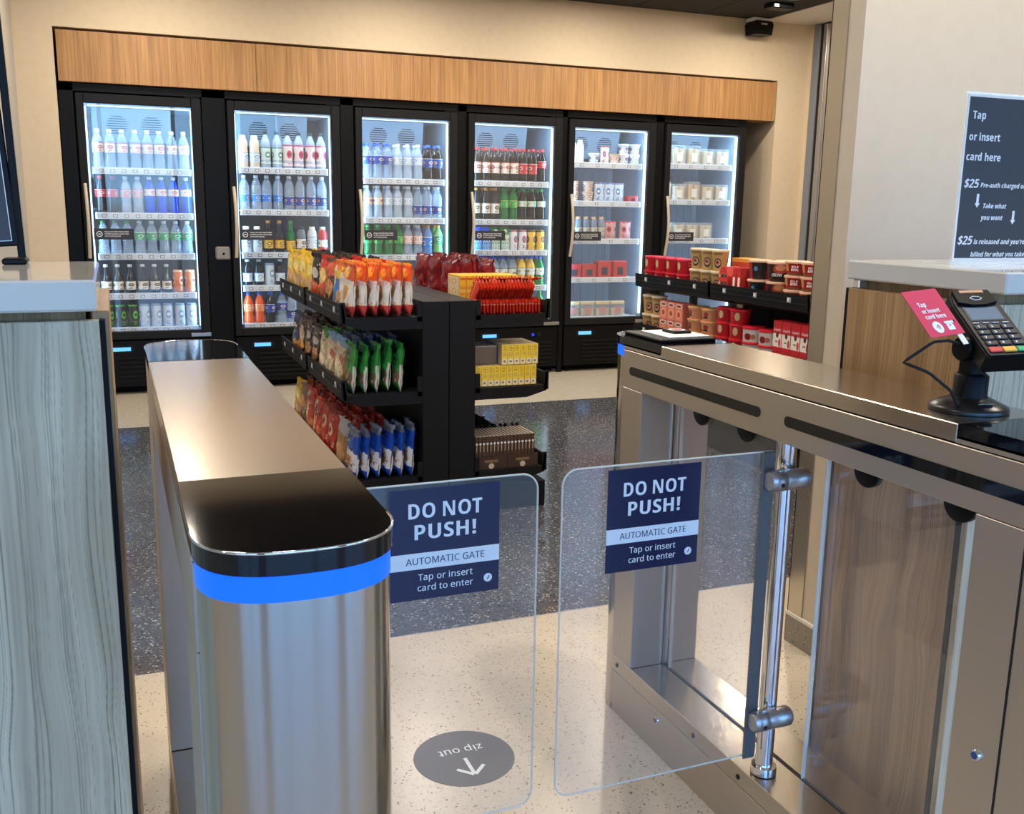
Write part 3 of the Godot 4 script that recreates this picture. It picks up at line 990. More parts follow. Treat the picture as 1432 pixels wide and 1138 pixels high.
func shelf_y() -> Array:
	return [[1.536, 1.240, 0.966, 0.695, 0.460], [1.565, 1.275, 0.973, 0.737, 0.464], [1.514, 1.227, 0.953, 0.700, 0.462], [1.516, 1.223, 0.986, 0.709, 0.460], [1.680, 1.377, 1.077, 0.764, 0.443], [1.695, 1.403, 1.082, 0.764, 0.450]]

func led_light(parent: Node, at: Vector3, size: Vector2, look: Vector3, up: Vector3, e: float) -> void:
	var l := AreaLight3D.new()
	l.name = "led_lamp"
	parent.add_child(l, true)
	l.area_size = size
	l.transform = Transform3D(Basis.looking_at(look, up), at)
	l.light_color = Color(0.60, 0.83, 1.0)
	l.light_energy = e
	l.shadow_enabled = true

func build_cooler(k: int, x0: float) -> void:
	var descs := ["tall black glass door cooler, sixth from corner camera, with blue drinks", "tall black glass door cooler, fifth from corner camera, with bottled water", "tall black glass door cooler, fourth from corner camera, behind the snack bags", "tall black glass door cooler, third from corner camera, with colas", "tall black glass door cooler, second from corner camera, with yogurts", "tall black glass door cooler nearest the corner camera, with sandwich packs"]
	var c := thing("glass_door_cooler", descs[k], "cooler", V(x0 + 0.3875, 0, -7.5), "six glass door coolers along the far wall")
	var w := 0.3875
	var zf := 0.275       # inner face of the door
	var cab := B()
	cab.lo_hi(V(-w, 0.06, -0.36), V(-w + 0.035, 2.0, zf))
	cab.lo_hi(V(w - 0.035, 0.06, -0.36), V(w, 2.0, zf))
	cab.lo_hi(V(-w, 1.945, -0.36), V(w, 2.0, zf))
	cab.lo_hi(V(-w, 0.06, -0.40), V(w, 2.0, -0.36))
	cab.lo_hi(V(-w, 0.06, -0.36), V(w, 0.40, zf))
	part("cabinet", cab, mats.black, c)
	var lin := B()
	lin.lo_hi(V(-w + 0.035, 0.40, -0.345), V(-w + 0.039, 1.945, zf - 0.002))
	lin.lo_hi(V(w - 0.039, 0.40, -0.345), V(w - 0.035, 1.945, zf - 0.002))
	lin.lo_hi(V(-w + 0.035, 1.941, -0.345), V(w - 0.035, 1.945, zf - 0.002))
	lin.lo_hi(V(-w + 0.035, 0.40, -0.345), V(w - 0.035, 0.404, zf - 0.002))
	part("liner", lin, mats.cooler_white, c)
	var bk := B().lo_hi(V(-w + 0.035, 0.40, -0.36), V(w - 0.035, 1.945, -0.345))
	for j in 9:
		bk.lo_hi(V(-0.30 + j * 0.075 - 0.004, 0.42, -0.345), V(-0.30 + j * 0.075 + 0.004, 1.62, -0.340))
	part("back_panel", bk, mats.cooler_back_shaded if k < 4 else mats.cooler_back_pale, c)
	# cold-air unit under the roof with two round vents
	var ev := PackedVector2Array([Vector2(-0.345, 1.70), Vector2(-0.02, 1.72), Vector2(0.03, 1.938), Vector2(-0.345, 1.938)])
	var un := part("air_unit", B().prism(ev, -0.30, 0.21, 0), mat("unit_grey", rgb(150, 158, 168), 0.5), c, "grey cold air unit with two round vents")
	for vx in [-0.14, 0.08]:
		var vb := B()
		for j in 8:
			var dy := -0.056 + j * 0.016
			var half := sqrt(maxf(0.0, 0.0665 * 0.0665 - dy * dy))
			vb.lo_hi(V(vx - half, dy - 0.0028, -0.001), V(vx + half, dy + 0.0028, 0.001))
		vb.moved(Transform3D(Basis(Vector3.RIGHT, 0.226), V(0, 1.829, 0.0062)))
		part("round_vent", vb, mats.charcoal, un)
	# led strips on both mullions and across the top
	for s in [-1.0, 1.0]:
		var lw := 0.012 if s > 0 else 0.005
		part("led_strip", slab_box(V(s * 0.333 - lw, 0.46, 0.243), V(s * 0.333 + lw, 1.925, 0.262), 0.003), mats.led, c, "glowing white led strip")
		led_light(c, V(s * 0.318, 1.19, 0.236), Vector2(0.02, 1.45), V(-s * 0.8, 0, -1), Vector3.UP, 0.24)
	part("led_strip", slab_box(V(-0.32, 1.924, 0.250), V(0.32, 1.931, 0.266), 0.002), mats.led, c, "glowing white led strip")
	led_light(c, V(0, 1.915, 0.248), Vector2(0.6, 0.014), V(0, -1, -0.7), Vector3.FORWARD, 0.16)
	# shelves
	var ys: Array = shelf_y()[k]
	for j in 5:
		var y: float = ys[j]
		var sh := part("shelf", slab_box(V(-0.312, y - 0.016, -0.33), V(0.312, y - 0.006, 0.225)), mats.rail_white, c)
		part("price_rail", slab_box(V(-0.312, y - 0.044, 0.225), V(0.312, y, 0.240), 0.003), mats.rail_white, sh)
		var nt := 8 if k < 4 else 4
		for q in nt:
			var tx := -0.285 + 0.57 * (q + 0.35) / nt
			part("price_tag", slab_box(V(tx - 0.014, y - 0.033, 0.240), V(tx + 0.014, y - 0.013, 0.2412)), mats.tag_dark, sh)
			part("tag_print", slab_box(V(tx - 0.0105, y - 0.030, 0.2412), V(tx + 0.0105, y - 0.016, 0.2418)), mats.ink_white, sh)
	# door
	var d := Node3D.new()
	d.name = "door"
	c.add_child(d)
	var fr := B()
	fr.lo_hi(V(-w, 0.385, zf + 0.003), V(-w + 0.048, 2.0, 0.328), 0.004)
	fr.lo_hi(V(w - 0.062, 0.385, zf + 0.003), V(w, 2.0, 0.328), 0.004)
	fr.lo_hi(V(-w + 0.048, 1.938, zf + 0.003), V(w - 0.062, 2.0, 0.327), 0.004)
	fr.lo_hi(V(-w + 0.048, 0.385, zf + 0.003), V(w - 0.062, 0.440, 0.327), 0.004)
	part("door_frame", fr, mats.charcoal, d)
	part("door_pane", slab_box(V(-w + 0.048, 0.440, 0.312), V(w - 0.062, 1.938, 0.318)), mats.door_glass, d)
	var hp := []
	for j in 13:
		var t := j / 12.0
		hp.append(V(-w + 0.024 + sin(t * PI) * 0.006, lerpf(1.425, 0.940, t), 0.334 + sin(t * PI) * 0.032))
	part("handle", B().tube(hp, 0.0115, 10), mats.handle_cream, d, "cream curved pull handle")
	part("sticker", slab_box(V(-w + 0.058, 1.062, 0.318), V(-w + 0.305, 1.135, 0.3187)), mats.sign_black, d)
	var ring := B().lathe([Vector2(0.019, 0), Vector2(0.019, 0.0006), Vector2(0.0145, 0.0006), Vector2(0.0145, 0)], 24).moved(Transform3D(Basis(Vector3.RIGHT, PI / 2), V(-w + 0.092, 1.0985, 0.3187)))
	part("sticker_ring", ring, mats.ink_white, d)
	part("sticker_bar", slab_box(V(-w + 0.084, 1.096, 0.3187), V(-w + 0.100, 1.101, 0.3192)), mats.ink_white, d)
	for q in [["Please DO NOT PASS ITEMS", 0.150, 1.1135], ["to other guests unless they", 0.150, 1.0985], ["are in your group", 0.098, 1.084]]:
		letters(d, q[0], q[1], 0.0, place(V(-w + 0.125 + q[1] * 0.5, q[2], 0.3187)), mats.ink_white)
	part("hinge_plate", slab_box(V(w - 0.13, 0.392, 0.328), V(w + 0.004, 0.418, 0.333), 0.001), mats.grey_metal, d)
	part("top_hinge", slab_box(V(w - 0.10, 2.0, 0.29), V(w - 0.004, 2.009, 0.325), 0.002), mats.black, d)
	# lower grille
	var lo := B().lo_hi(V(-w, 0.055, zf - 0.02), V(w, 0.378, 0.318), 0.006)
	var gr := part("grille_panel", lo, mats.black, c)
	part("display_bezel", B().prism(slot_shape(-0.082, 0.082, -0.026, 0.026), 0.318, 0.322, 2).moved(Transform3D(Basis.IDENTITY, V(-0.20, 0.318, 0))), mats.charcoal, gr)
	part("display", slab_box(V(-0.262, 0.305, 0.322), V(-0.145, 0.331, 0.324), 0.001), mats.display, gr, "lit blue temperature display")
	part("control_knob", B().lathe([Vector2(0.016, 0), Vector2(0.016, 0.012), Vector2(0.012, 0.014), Vector2(0, 0.014)], 16).moved(Transform3D(Basis(Vector3.RIGHT, PI / 2), V(0.22, 0.318, 0.318))), mats.charcoal, gr)
	if k == 3:
		part("indicator", B().disc(V(0.17, 0.318, 0.3186), Vector3.BACK, 0.012, 14), glow("indicator_blue", Color(0.1, 0.2, 1.0), 1.2), gr)
	for j in 6:
		part("slat", slab_box(V(-0.23, 0.085 + j * 0.032, 0.318), V(w - 0.05, 0.099 + j * 0.032, 0.328), 0.003), mats.black_matt, gr)
	for s in [-1.0, 1.0]:
		part("foot", B().lathe([Vector2(0, 0), Vector2(0.02, 0), Vector2(0.02, 0.02), Vector2(0.012, 0.022), Vector2(0.012, 0.056)], 12, V(s * 0.33, 0, 0.24)), mats.black_matt, c)
	part("plinth", slab_box(V(-w, 0.0, -0.38), V(w, 0.06, 0.20)), mats.black_matt, c)

# ---- bottles, cans, cartons ------------------------------------------------
func print_tex(key: String, base: Color, ink: Color, ink2: Color, sd: int) -> StandardMaterial3D:
	if mats.has(key):
		return mats[key]
	var im := blank(96, 32, base)
	var r := RandomNumberGenerator.new()
	r.seed = sd
	for k in 3:
		var cx := 16 + k * 32
		oval(im, cx, 14, 9, 6, ink)
		oval(im, cx, 14, 6, 2.5, ink2)
		for j in 3:
			im.fill_rect(Rect2i(cx - 10 + r.randi() % 5, 24 + j * 2, 8 + r.randi() % 8, 1), ink)
	im.fill_rect(Rect2i(0, 0, 96, 2), ink)
	return textured(key, im, 0.4)

const PET := [[0.0, 0.004], [0.024, 0.0], [0.031, 0.006], [0.0335, 0.018], [0.0325, 0.050], [0.0290, 0.078], [0.0325, 0.102], [0.0335, 0.125], [0.0335, 0.162], [0.029, 0.182], [0.019, 0.206], [0.0125, 0.222], [0.0125, 0.236]]
const LONGNECK := [[0.0, 0.004], [0.026, 0.0], [0.031, 0.006], [0.032, 0.02], [0.032, 0.105], [0.028, 0.125], [0.017, 0.150], [0.0125, 0.180], [0.0120, 0.212]]
const SHORT := [[0.0, 0.003], [0.026, 0.0], [0.032, 0.006], [0.033, 0.02], [0.033, 0.120], [0.029, 0.145], [0.020, 0.160], [0.018, 0.172]]
const CAN := [[0.0, 0.004], [0.024, 0.0], [0.031, 0.010], [0.0325, 0.016], [0.0325, 0.138], [0.029, 0.148], [0.027, 0.152], [0.026, 0.149], [0.0, 0.149]]
const MILK := [[0.0, 0.003], [0.028, 0.0], [0.034, 0.006], [0.034, 0.11], [0.031, 0.125], [0.034, 0.15], [0.030, 0.175], [0.021, 0.195], [0.019, 0.205]]

func pr2(a: Array) -> Array:
	var o := []
	for q in a:
		o.append(Vector2(q[0], q[1]))
	return o

func radius_at(a: Array, y: float) -> float:
	for k in a.size() - 1:
		if y >= a[k][1] and y <= a[k + 1][1] and a[k + 1][1] > a[k][1]:
			return lerpf(a[k][0], a[k + 1][0], (y - a[k][1]) / (a[k + 1][1] - a[k][1]))
	return a[a.size() - 1][0]

func lathed(key: String, a: Array, seg := 14) -> Mesh:
	if not meshes.has(key):
		meshes[key] = B().lathe(pr2(a), seg).mesh()
	return meshes[key]

# a bottle with its liquid, label sleeve and cap
func bottle(shape: String, body: Material, cap: Material, lab: Material, y0: float, y1: float) -> Node3D:
	var prof: Array = {"pet": PET, "long": LONGNECK, "short": SHORT, "can": CAN, "milk": MILK}[shape]
	var o := Node3D.new()
	o.name = "bottle"
	part("can_body" if shape == "can" else "body", lathed("prof_" + shape, prof), body, o)
	if lab:
		var key := "lab_%s_%.3f_%.3f" % [shape, y0, y1]
		if not meshes.has(key):
			var l := []
			for j in 4:
				var y := lerpf(y0, y1, j / 3.0)
				l.append(Vector2(radius_at(prof, y) + 0.0006, y))
			meshes[key] = B().lathe(l, 14).mesh()
		part("label_sleeve", meshes[key], lab, o)
	if cap:
		var top: Array = prof[prof.size() - 1]
		var r: float = top[0] + 0.0022
		part("cap", lathed("cap_" + shape, [[0.0, top[1] - 0.012], [r, top[1] - 0.012], [r, top[1] + 0.006], [r - 0.002, top[1] + 0.008], [0.0, top[1] + 0.008]], 12), cap, o)
	return o

func carton(body: Material, roof: Material, cap: Material) -> Node3D:
	var o := Node3D.new()
	o.name = "carton"
	part("body", slab_box(V(-0.031, 0, -0.031), V(0.031, 0.125, 0.031), 0.001), body, o)
	var p := PackedVector2Array([Vector2(-0.031, 0.125), Vector2(0.031, 0.125), Vector2(0.002, 0.158), Vector2(0.002, 0.172), Vector2(-0.002, 0.172), Vector2(-0.002, 0.158)])
	part("gable", B().prism(p, -0.031, 0.031, 0), roof, o)
	part("cap", lathed("carton_cap", [[0.0, 0.0], [0.012, 0.0], [0.012, 0.016], [0.0, 0.016]], 12), cap, o).transform = Transform3D(Basis(Vector3.RIGHT, 0.7), V(0, 0.138, 0.018))
	return o

func cup(body: Material, lid: Material, r0 := 0.034, r1 := 0.044, h := 0.075) -> Node3D:
	var o := Node3D.new()
	o.name = "cup"
	var key := "%.3f_%.3f_%.3f" % [r0, r1, h]
	part("body", lathed("cup_" + key, [[0.0, 0.0], [r0, 0.0], [r0 + 0.001, 0.002], [r1, h - 0.004], [r1 + 0.002, h]], 20), body, o)
	part("lid", lathed("lid_" + key, [[r1 + 0.001, h - 0.006], [r1 + 0.0035, h - 0.006], [r1 + 0.0035, h + 0.003], [r1 - 0.001, h + 0.005], [0.0, h + 0.004]], 20), lid, o)
	return o

func pack(size: Vector3, shell: Material, fill: Array, lab: Material) -> Node3D:
	# clear food pack: shell, food inside and a paper label on the front
	var o := Node3D.new()
	o.name = "pack"
	part("shell", slab_box(V(-size.x / 2, 0, -size.z / 2), V(size.x / 2, size.y, size.z / 2), 0.006), shell, o)
	for q in fill:
		part(q[0], slab_box(V(q[1] * size.x, q[3] * size.y, -size.z * 0.42), V(q[2] * size.x, q[4] * size.y, size.z * 0.40), 0.004), q[5], o)
	if lab:
		part("paper_label", slab_box(V(-size.x * 0.22, size.y * 0.16, size.z / 2), V(size.x * 0.22, size.y * 0.62, size.z / 2 + 0.0006)), lab, o)
	return o

func drink_kinds() -> Dictionary:
	var clear := glass("clear_pet", Color(0.80, 0.90, 1.0, 0.30), 0.04)
	var milky := glass("misty_pet", Color(0.78, 0.86, 0.94, 0.55), 0.12)
	var cola := mat("cola", rgb(26, 14, 12), 0.08)
	var blue := mat("blue_drink", rgb(16, 62, 214), 0.12)
	var green := glass("green_pet", Color(0.05, 0.50, 0.22, 0.72), 0.06)
	var dark := mat("dark_bottle", rgb(22, 26, 30), 0.08)
	var cream := mat("cream_drink", rgb(226, 206, 180), 0.25)
	var orange := mat("orange_drink", rgb(224, 84, 34), 0.15)
	var yellowd := mat("yellow_drink", rgb(232, 190, 60), 0.2)
	var silver := mat("silver_can", rgb(176, 190, 204), 0.28, 0.7)
	var white := mat("cap_white", rgb(232, 232, 230), 0.4)
	var red := mat("cap_red", rgb(200, 40, 44), 0.4)
	var bcap := mat("cap_blue", rgb(40, 92, 200), 0.4)
	var gcap := mat("cap_green", rgb(30, 150, 70), 0.4)
	var ocap := mat("cap_orange", rgb(224, 150, 70), 0.4)
	var lw := print_tex("lab_white_red", rgb(232, 224, 212), rgb(190, 60, 56), rgb(230, 200, 190), 1)
	var lred := print_tex("lab_red", rgb(196, 34, 40), rgb(240, 220, 214), rgb(150, 20, 26), 2)
	var lgreen := print_tex("lab_green", rgb(34, 158, 88), rgb(220, 236, 220), rgb(20, 110, 60), 3)
	var lblue := print_tex("lab_blue", rgb(52, 130, 220), rgb(222, 236, 246), rgb(30, 80, 170), 4)
	var lnavy := print_tex("lab_navy", rgb(24, 60, 150), rgb(220, 226, 236), rgb(200, 50, 50), 5)
	var lpale := print_tex("lab_pale", rgb(214, 224, 232), rgb(120, 150, 190), rgb(236, 240, 244), 6)
	var lwhite := print_tex("lab_white", rgb(236, 232, 222), rgb(70, 66, 62), rgb(190, 176, 150), 7)
	var lpink := print_tex("lab_pink", rgb(230, 214, 214), rgb(196, 44, 92), rgb(150, 30, 60), 8)
	var lyell := print_tex("lab_yellow", rgb(236, 190, 60), rgb(70, 50, 30), rgb(250, 230, 150), 9)
	var lor := print_tex("lab_orange", rgb(226, 120, 60), rgb(240, 226, 210), rgb(180, 60, 40), 10)
	var lmon := print_tex("can_black_green", rgb(18, 20, 18), rgb(90, 200, 60), rgb(30, 80, 24), 11)
	var lsil := print_tex("can_pale", rgb(200, 210, 220), rgb(120, 150, 180), rgb(226, 232, 238), 12)
	var lcan := print_tex("can_orange", rgb(226, 128, 78), rgb(240, 220, 190), rgb(190, 50, 50), 13)
	var lcy := print_tex("can_yellow", rgb(236, 186, 60), rgb(40, 40, 44), rgb(200, 60, 40), 14)
	var lcp := print_tex("can_pink", rgb(222, 228, 232), rgb(200, 80, 100), rgb(90, 140, 190), 15)
	var lorn := print_tex("lab_ornate", rgb(222, 224, 218), rgb(80, 110, 80), rgb(230, 200, 90), 16)
	return {
		"wr": ["clear bottle with cream label", bottle("pet", clear, white, lw, 0.100, 0.158), "bottle"],
		"cr": ["dark cola with red label", bottle("pet", cola, red, lred, 0.106, 0.156), "bottle"],
		"cp": ["pale cola with pink label", bottle("pet", milky, white, print_tex("lab_pale_pink", rgb(222, 190, 184), rgb(190, 80, 80), rgb(240, 220, 214), 31), 0.104, 0.158), "bottle"],  # cloudy body and paler label than the red cola
		"bl": ["bright blue drink with label", bottle("pet", blue, white, lw, 0.118, 0.165), "bottle"],
		"cg": ["clear bottle with green cap", bottle("pet", clear, gcap, null, 0, 0), "bottle"],
		"gl": ["clear bottle with green label", bottle("pet", clear, white, lgreen, 0.100, 0.158), "bottle"],
		"tw": ["dark glass bottle, white label", bottle("long", dark, white, lwhite, 0.030, 0.096), "bottle"],
		"oc": ["tall orange drink can", bottle("can", lcan, null, null, 0, 0), "can"],
		"mc": ["black can with green mark", bottle("can", lmon, null, null, 0, 0), "can"],
		"sc": ["pale silver drink can", bottle("can", lsil, null, null, 0, 0), "can"],
		"cm": ["cream shake bottle", bottle("milk", cream, white, lpale, 0.04, 0.10), "bottle"],
		"cw": ["clear bottle with green print", bottle("pet", milky, mat("cap_black", rgb(30, 30, 32), 0.4), print_tex("lab_sage", rgb(206, 220, 212), rgb(70, 140, 100), rgb(230, 236, 230), 32), 0.03, 0.14), "bottle"],
		"pk": ["fruit bottle with pink label", bottle("pet", milky, mat("cap_black", rgb(30, 30, 32), 0.4), lpink, 0.02, 0.16), "bottle"],
		"wb": ["water bottle with blue label", bottle("pet", clear, white, lblue, 0.06, 0.11), "bottle"],
		"wn": ["water bottle with navy label", bottle("pet", clear, white, lnavy, 0.035, 0.10), "bottle"],
		"jw": ["white shake jar, blue print", bottle("short", mat("jar_white", rgb(214, 222, 230), 0.3), white, lpale, 0.03, 0.11), "bottle"],
		"dy": ["dark bottle with yellow label", bottle("long", dark, ocap, lyell, 0.030, 0.090), "bottle"],
		"gy": ["green bottle with yellow label", bottle("long", green, gcap, lyell, 0.030, 0.085), "bottle"],
		"gs": ["grey drink bottle", bottle("short", mat("grey_drink", rgb(120, 126, 134), 0.2), mat("cap_black", rgb(30, 30, 32), 0.4), lwhite, 0.03, 0.10), "bottle"],
		"rs": ["red drink bottle", bottle("short", mat("red_drink", rgb(196, 50, 52), 0.25), white, lwhite, 0.04, 0.09), "bottle"],
		"db": ["dark bottle with white cap", bottle("pet", dark, white, lpale, 0.04, 0.12), "bottle"],
		"od": ["orange drink with blue cap", bottle("pet", orange, bcap, lor, 0.095, 0.150), "bottle"],
		"cn": ["cola with navy label", bottle("pet", cola, bcap, lnavy, 0.085, 0.150), "bottle"],
		"bb": ["blue labelled clear drink", bottle("pet", clear, bcap, lnavy, 0.100, 0.160), "bottle"],
		"wc": ["clear bottle, plain white cap", bottle("pet", milky, white, lpale, 0.100, 0.158), "bottle"],
		"so": ["clear bottle with orange emblem", bottle("pet", milky, white, print_tex("lab_sunny", rgb(226, 222, 212), rgb(230, 150, 60), rgb(70, 100, 170), 33), 0.100, 0.158), "bottle"],
		"gb": ["green soda bottle", bottle("pet", green, gcap, print_tex("lab_lime", rgb(40, 160, 80), rgb(220, 230, 120), rgb(20, 90, 50), 34), 0.095, 0.150), "bottle"],
		"wp": ["clear bottle with pink label", bottle("pet", clear, white, print_tex("lab_blush", rgb(232, 214, 206), rgb(200, 90, 80), rgb(240, 232, 226), 35), 0.09, 0.160), "bottle"],
		"ob": ["blue tea bottle", bottle("pet", mat("blue_tea", rgb(110, 140, 190), 0.25), ocap, lblue, 0.03, 0.15), "bottle"],
		"og": ["green tea bottle", bottle("pet", mat("green_tea", rgb(120, 190, 110), 0.25), ocap, lgreen, 0.09, 0.16), "bottle"],
		"cc": ["cola with white label", bottle("pet", cola, red, lw, 0.060, 0.140), "bottle"],
		"ce": ["cola with deep red label", bottle("pet", cola, red, lred, 0.060, 0.135), "bottle"],
		"or": ["dark soda with orange cap", bottle("pet", dark, ocap, lwhite, 0.050, 0.130), "bottle"],
		"gk": ["dark soda with green cap", bottle("pet", cola, gcap, print_tex("lab_pale_green", rgb(210, 222, 206), rgb(60, 130, 70), rgb(240, 240, 230), 36), 0.105, 0.150), "bottle"],
		"mb": ["blue milk carton", carton(print_tex("box_blue", rgb(130, 180, 220), rgb(30, 90, 190), rgb(230, 240, 248), 17), bcap, bcap), "carton"],
		"mg": ["green milk carton", carton(print_tex("box_green", rgb(200, 218, 214), rgb(60, 140, 70), rgb(230, 240, 230), 18), gcap, white), "carton"],
		"pc": ["pale can with pink print", bottle("can", lcp, null, null, 0, 0), "can"],
		"yc": ["yellow tea can", bottle("can", lcy, null, null, 0, 0), "can"],
		"aq": ["ornate bottle with blue cap", bottle("pet", clear, bcap, lorn, 0.03, 0.15), "bottle"],
		"ay": ["yellow juice bottle", bottle("pet", yellowd, bcap, lorn, 0.09, 0.15), "bottle"],
		"ag": ["green juice bottle", bottle("pet", green, bcap, lorn, 0.09, 0.15), "bottle"],
	}

func build_coolers() -> void:
	var xs := cooler_x()
	for k in 6:
		build_cooler(k, xs[k])
	var K := drink_kinds()
	var stock := [
		[["wr", 8], ["cr", 2, "cp", 2, "bl", 4], ["cg", 3, "gl", 5], ["tw", 6, "oc", 2], ["mc", 3, "sc", 5]],
		[["cm", 2, "cw", 2, "pk", 4], ["wb", 4, "wn", 4], ["jw", 2, "dy", 2, "gy", 1, "gs", 1, "jw", 1, "rs", 1], ["db", 2, "sc", 1, "db", 1], ["od", 2, "cn", 1, "bb", 1, "wn", 1]],
		[["bb", 3, "wc", 3, "cn", 2], ["so", 2, "wc", 3, "wn", 3], ["gb", 4, "wp", 2, "ob", 1, "og", 1], [], []],
		[["cc", 5, "ce", 2, "cr", 1], ["or", 3, "gb", 2, "gk", 3], ["mb", 2, "mg", 2, "pc", 2, "yc", 2], ["aq", 5, "ay", 2, "ag", 1], ["", 5, "gb", 3]],
	]
	var ys := shelf_y()
	for k in 4:
		for j in 5:
			var row: Array = stock[k][j]
			var n := 0
			for q in range(0, row.size(), 2):
				for i in row[q + 1]:
					if row[q] != "":
						var d: Array = K[row[q]]
						var x: float = xs[k] + 0.1135 + n * 0.0783
						for depth in (2 if k >= 2 and j < 4 else 1):
							var dx := rng.randf_range(-0.003, 0.003)
							var o := copy(d[1], ["drink_bottle", "drink_can", "drink_carton"][["bottle", "can", "carton"].find(d[2])], V(x + dx, ys[k][j] - 0.0055, -7.318 - depth * 0.085), rng.randf_range(-0.5, 0.5) if d[2] != "carton" else 0.0)
							var tall: float = {"bottle": 0.245, "can": 0.153, "carton": 0.173}[d[2]]
							var gap: float = (ys[k][j - 1] - 0.048 - ys[k][j]) if j > 0 else 0.4
							o.scale = V(1.07, minf(1.05, gap / tall), 1.07)
							var place_word: String = ("%s from the handle" % ORD[n]) if depth == 0 else ("behind the %s one" % ORD[n])
							tag(o, "%s, %s, %s, %s" % [d[0], place_word, LEVEL[j], COOLER[k]], d[2], "%s of the %s" % [LEVEL[j], COOLER[k]])
					n += 1
	for q in K:
		K[q][1].free()
	chilled_food(xs, ys)

func put(o: Node3D, called: String, at: Vector3, label: String, cat: String, group: String, turn := 0.0) -> Node3D:
	var c := copy(o, called, at, turn)
	tag(c, label, cat, group)
	return c

func chilled_food(xs: Array, ys: Array) -> void:
	var shell := glass("food_shell", Color(0.92, 0.95, 0.97, 0.22), 0.08)
	var bread := mat("bread", rgb(222, 190, 140), 0.8)
	var pale := mat("pale_bread", rgb(226, 208, 176), 0.8)
	var fillg := mat("filling", rgb(150, 128, 84), 0.8)
	var lab: Material = mats.paper
	var yog := cup(print_tex("yogurt_print", rgb(226, 226, 222), rgb(90, 110, 160), rgb(200, 120, 110), 41), mats.white)
	var yogp := cup(print_tex("yogurt_peach", rgb(226, 206, 186), rgb(200, 110, 90), rgb(240, 230, 220), 42), mat("lid_peach", rgb(214, 170, 140), 0.5))
	var tubew := bottle("short", mat("tube_white", rgb(230, 226, 218), 0.4), mat("cap_tan", rgb(214, 176, 130), 0.5), null, 0, 0)
	var pouch := pouch_thing(print_tex("pouch_print", rgb(226, 226, 224), rgb(180, 60, 60), rgb(120, 150, 190), 43), 0.085, 0.135)
	var pouchb := pouch_thing(print_tex("pouch_blue", rgb(196, 214, 232), rgb(60, 120, 200), rgb(236, 240, 244), 44), 0.095, 0.15)
	var pouchr := pouch_thing(print_tex("pouch_red", rgb(196, 150, 146), rgb(204, 50, 60), rgb(70, 74, 90), 45), 0.11, 0.14)
	var small := bottle("short", mat("small_clear", rgb(120, 136, 156), 0.2), mat("cap_tan", rgb(214, 176, 130), 0.5), print_tex("lab_small", rgb(200, 190, 160), rgb(60, 90, 150), rgb(220, 210, 190), 46), 0.03, 0.10)
	var redbox := pack(V(0.125, 0.13, 0.10), mat("pack_red", rgb(196, 62, 70), 0.35), [], mat("pack_label", rgb(44, 56, 76), 0.5))
	var k := 4
	var cg: String = COOLER[4]
	var z := -7.33
	for q in [[tubew, 0.10, "white tube bottle", "tube_bottle", "bottle", "first from the handle"], [tubew, 0.165, "white tube bottle", "tube_bottle", "bottle", "second from the handle"], [pouch, 0.39, "white snack pouch with red top", "snack_pouch", "pouch", "between the yogurts"]]:
		put(q[0], q[3], V(xs[4] + q[1], ys[4][0] - 0.0055, z), "%s, %s, top shelf, %s" % [q[2], q[5], cg], q[4], "top shelf of the " + cg)
	var i := 0
	for q in [[yog, 0.29, 1], [yogp, 0.475, 1], [yog, 0.56, 2], [yog, 0.66, 2]]:
		for h in q[2]:
			put(q[0], "yogurt_cup", V(xs[4] + q[1], ys[4][0] - 0.0055 + h * 0.081, z), "%s yogurt cup, %s stack from the handle, top shelf, %s" % [["lower", "upper"][h], ORD[i], cg], "cup", "top shelf of the " + cg)
		i += 1
	i = 0
	for q in [[yogp, 0.115, 2], [yogp, 0.245, 2]]:
		for h in q[2]:
			put(q[0], "dessert_cup", V(xs[4] + q[1], ys[4][1] - 0.0055 + h * 0.081, z), "%s peach dessert cup, %s stack from the handle, second shelf, %s" % [["lower", "upper"][h], ORD[i], cg], "cup", "second shelf of the " + cg)
		i += 1
	i = 0
	for x in [0.35, 0.445, 0.54]:
		put(pouchb, "cheese_pouch", V(xs[4] + x, ys[4][1] - 0.0055, z - 0.01 * i), "blue and white cheese pouch, %s from the handle, second shelf, %s" % [ORD[i], cg], "pouch", "second shelf of the " + cg)
		i += 1
	put(redbox, "snack_box", V(xs[4] + 0.645, ys[4][1] - 0.0055, z), "small red snack box alone on second shelf, %s" % cg, "box", "").scale = V(0.7, 0.4, 0.8)
	i = 0
	for x in [0.095, 0.165, 0.235, 0.305, 0.375]:
		put(small, "small_bottle", V(xs[4] + x, ys[4][2] - 0.0055, z), "small snack bottle, %s from the handle, third shelf, %s" % [ORD[i], cg], "bottle", "third shelf of the " + cg)
		i += 1
	i = 0
	for x in [0.46, 0.60]:
		put(pouchr, "meat_pouch", V(xs[4] + x, ys[4][2] - 0.0055, z), "red topped snack pouch, %s from the handle, third shelf, %s" % [ORD[i], cg], "pouch", "third shelf of the " + cg)
		i += 1
	i = 0
	for x in [0.125, 0.26, 0.40, 0.545]:
		put(redbox, "lunch_box", V(xs[4] + x, ys[4][3] - 0.0055, z), "red lunch snack box, %s from the handle, fourth shelf, %s" % [ORD[i], cg], "box", "fourth shelf of the " + cg).scale.y = 0.85 if i < 2 else 1.05
		i += 1
	var tray := pack(V(0.130, 0.125, 0.11), shell, [["tray_food", -0.44, 0.44, 0.04, 0.5, mat("noodle_pale", rgb(214, 200, 180), 0.8)], ["yellow_lid", -0.48, 0.48, 0.78, 0.98, mat("lid_cream", rgb(232, 206, 140), 0.6)]], mat("tray_label", rgb(206, 150, 150), 0.6))
	i = 0
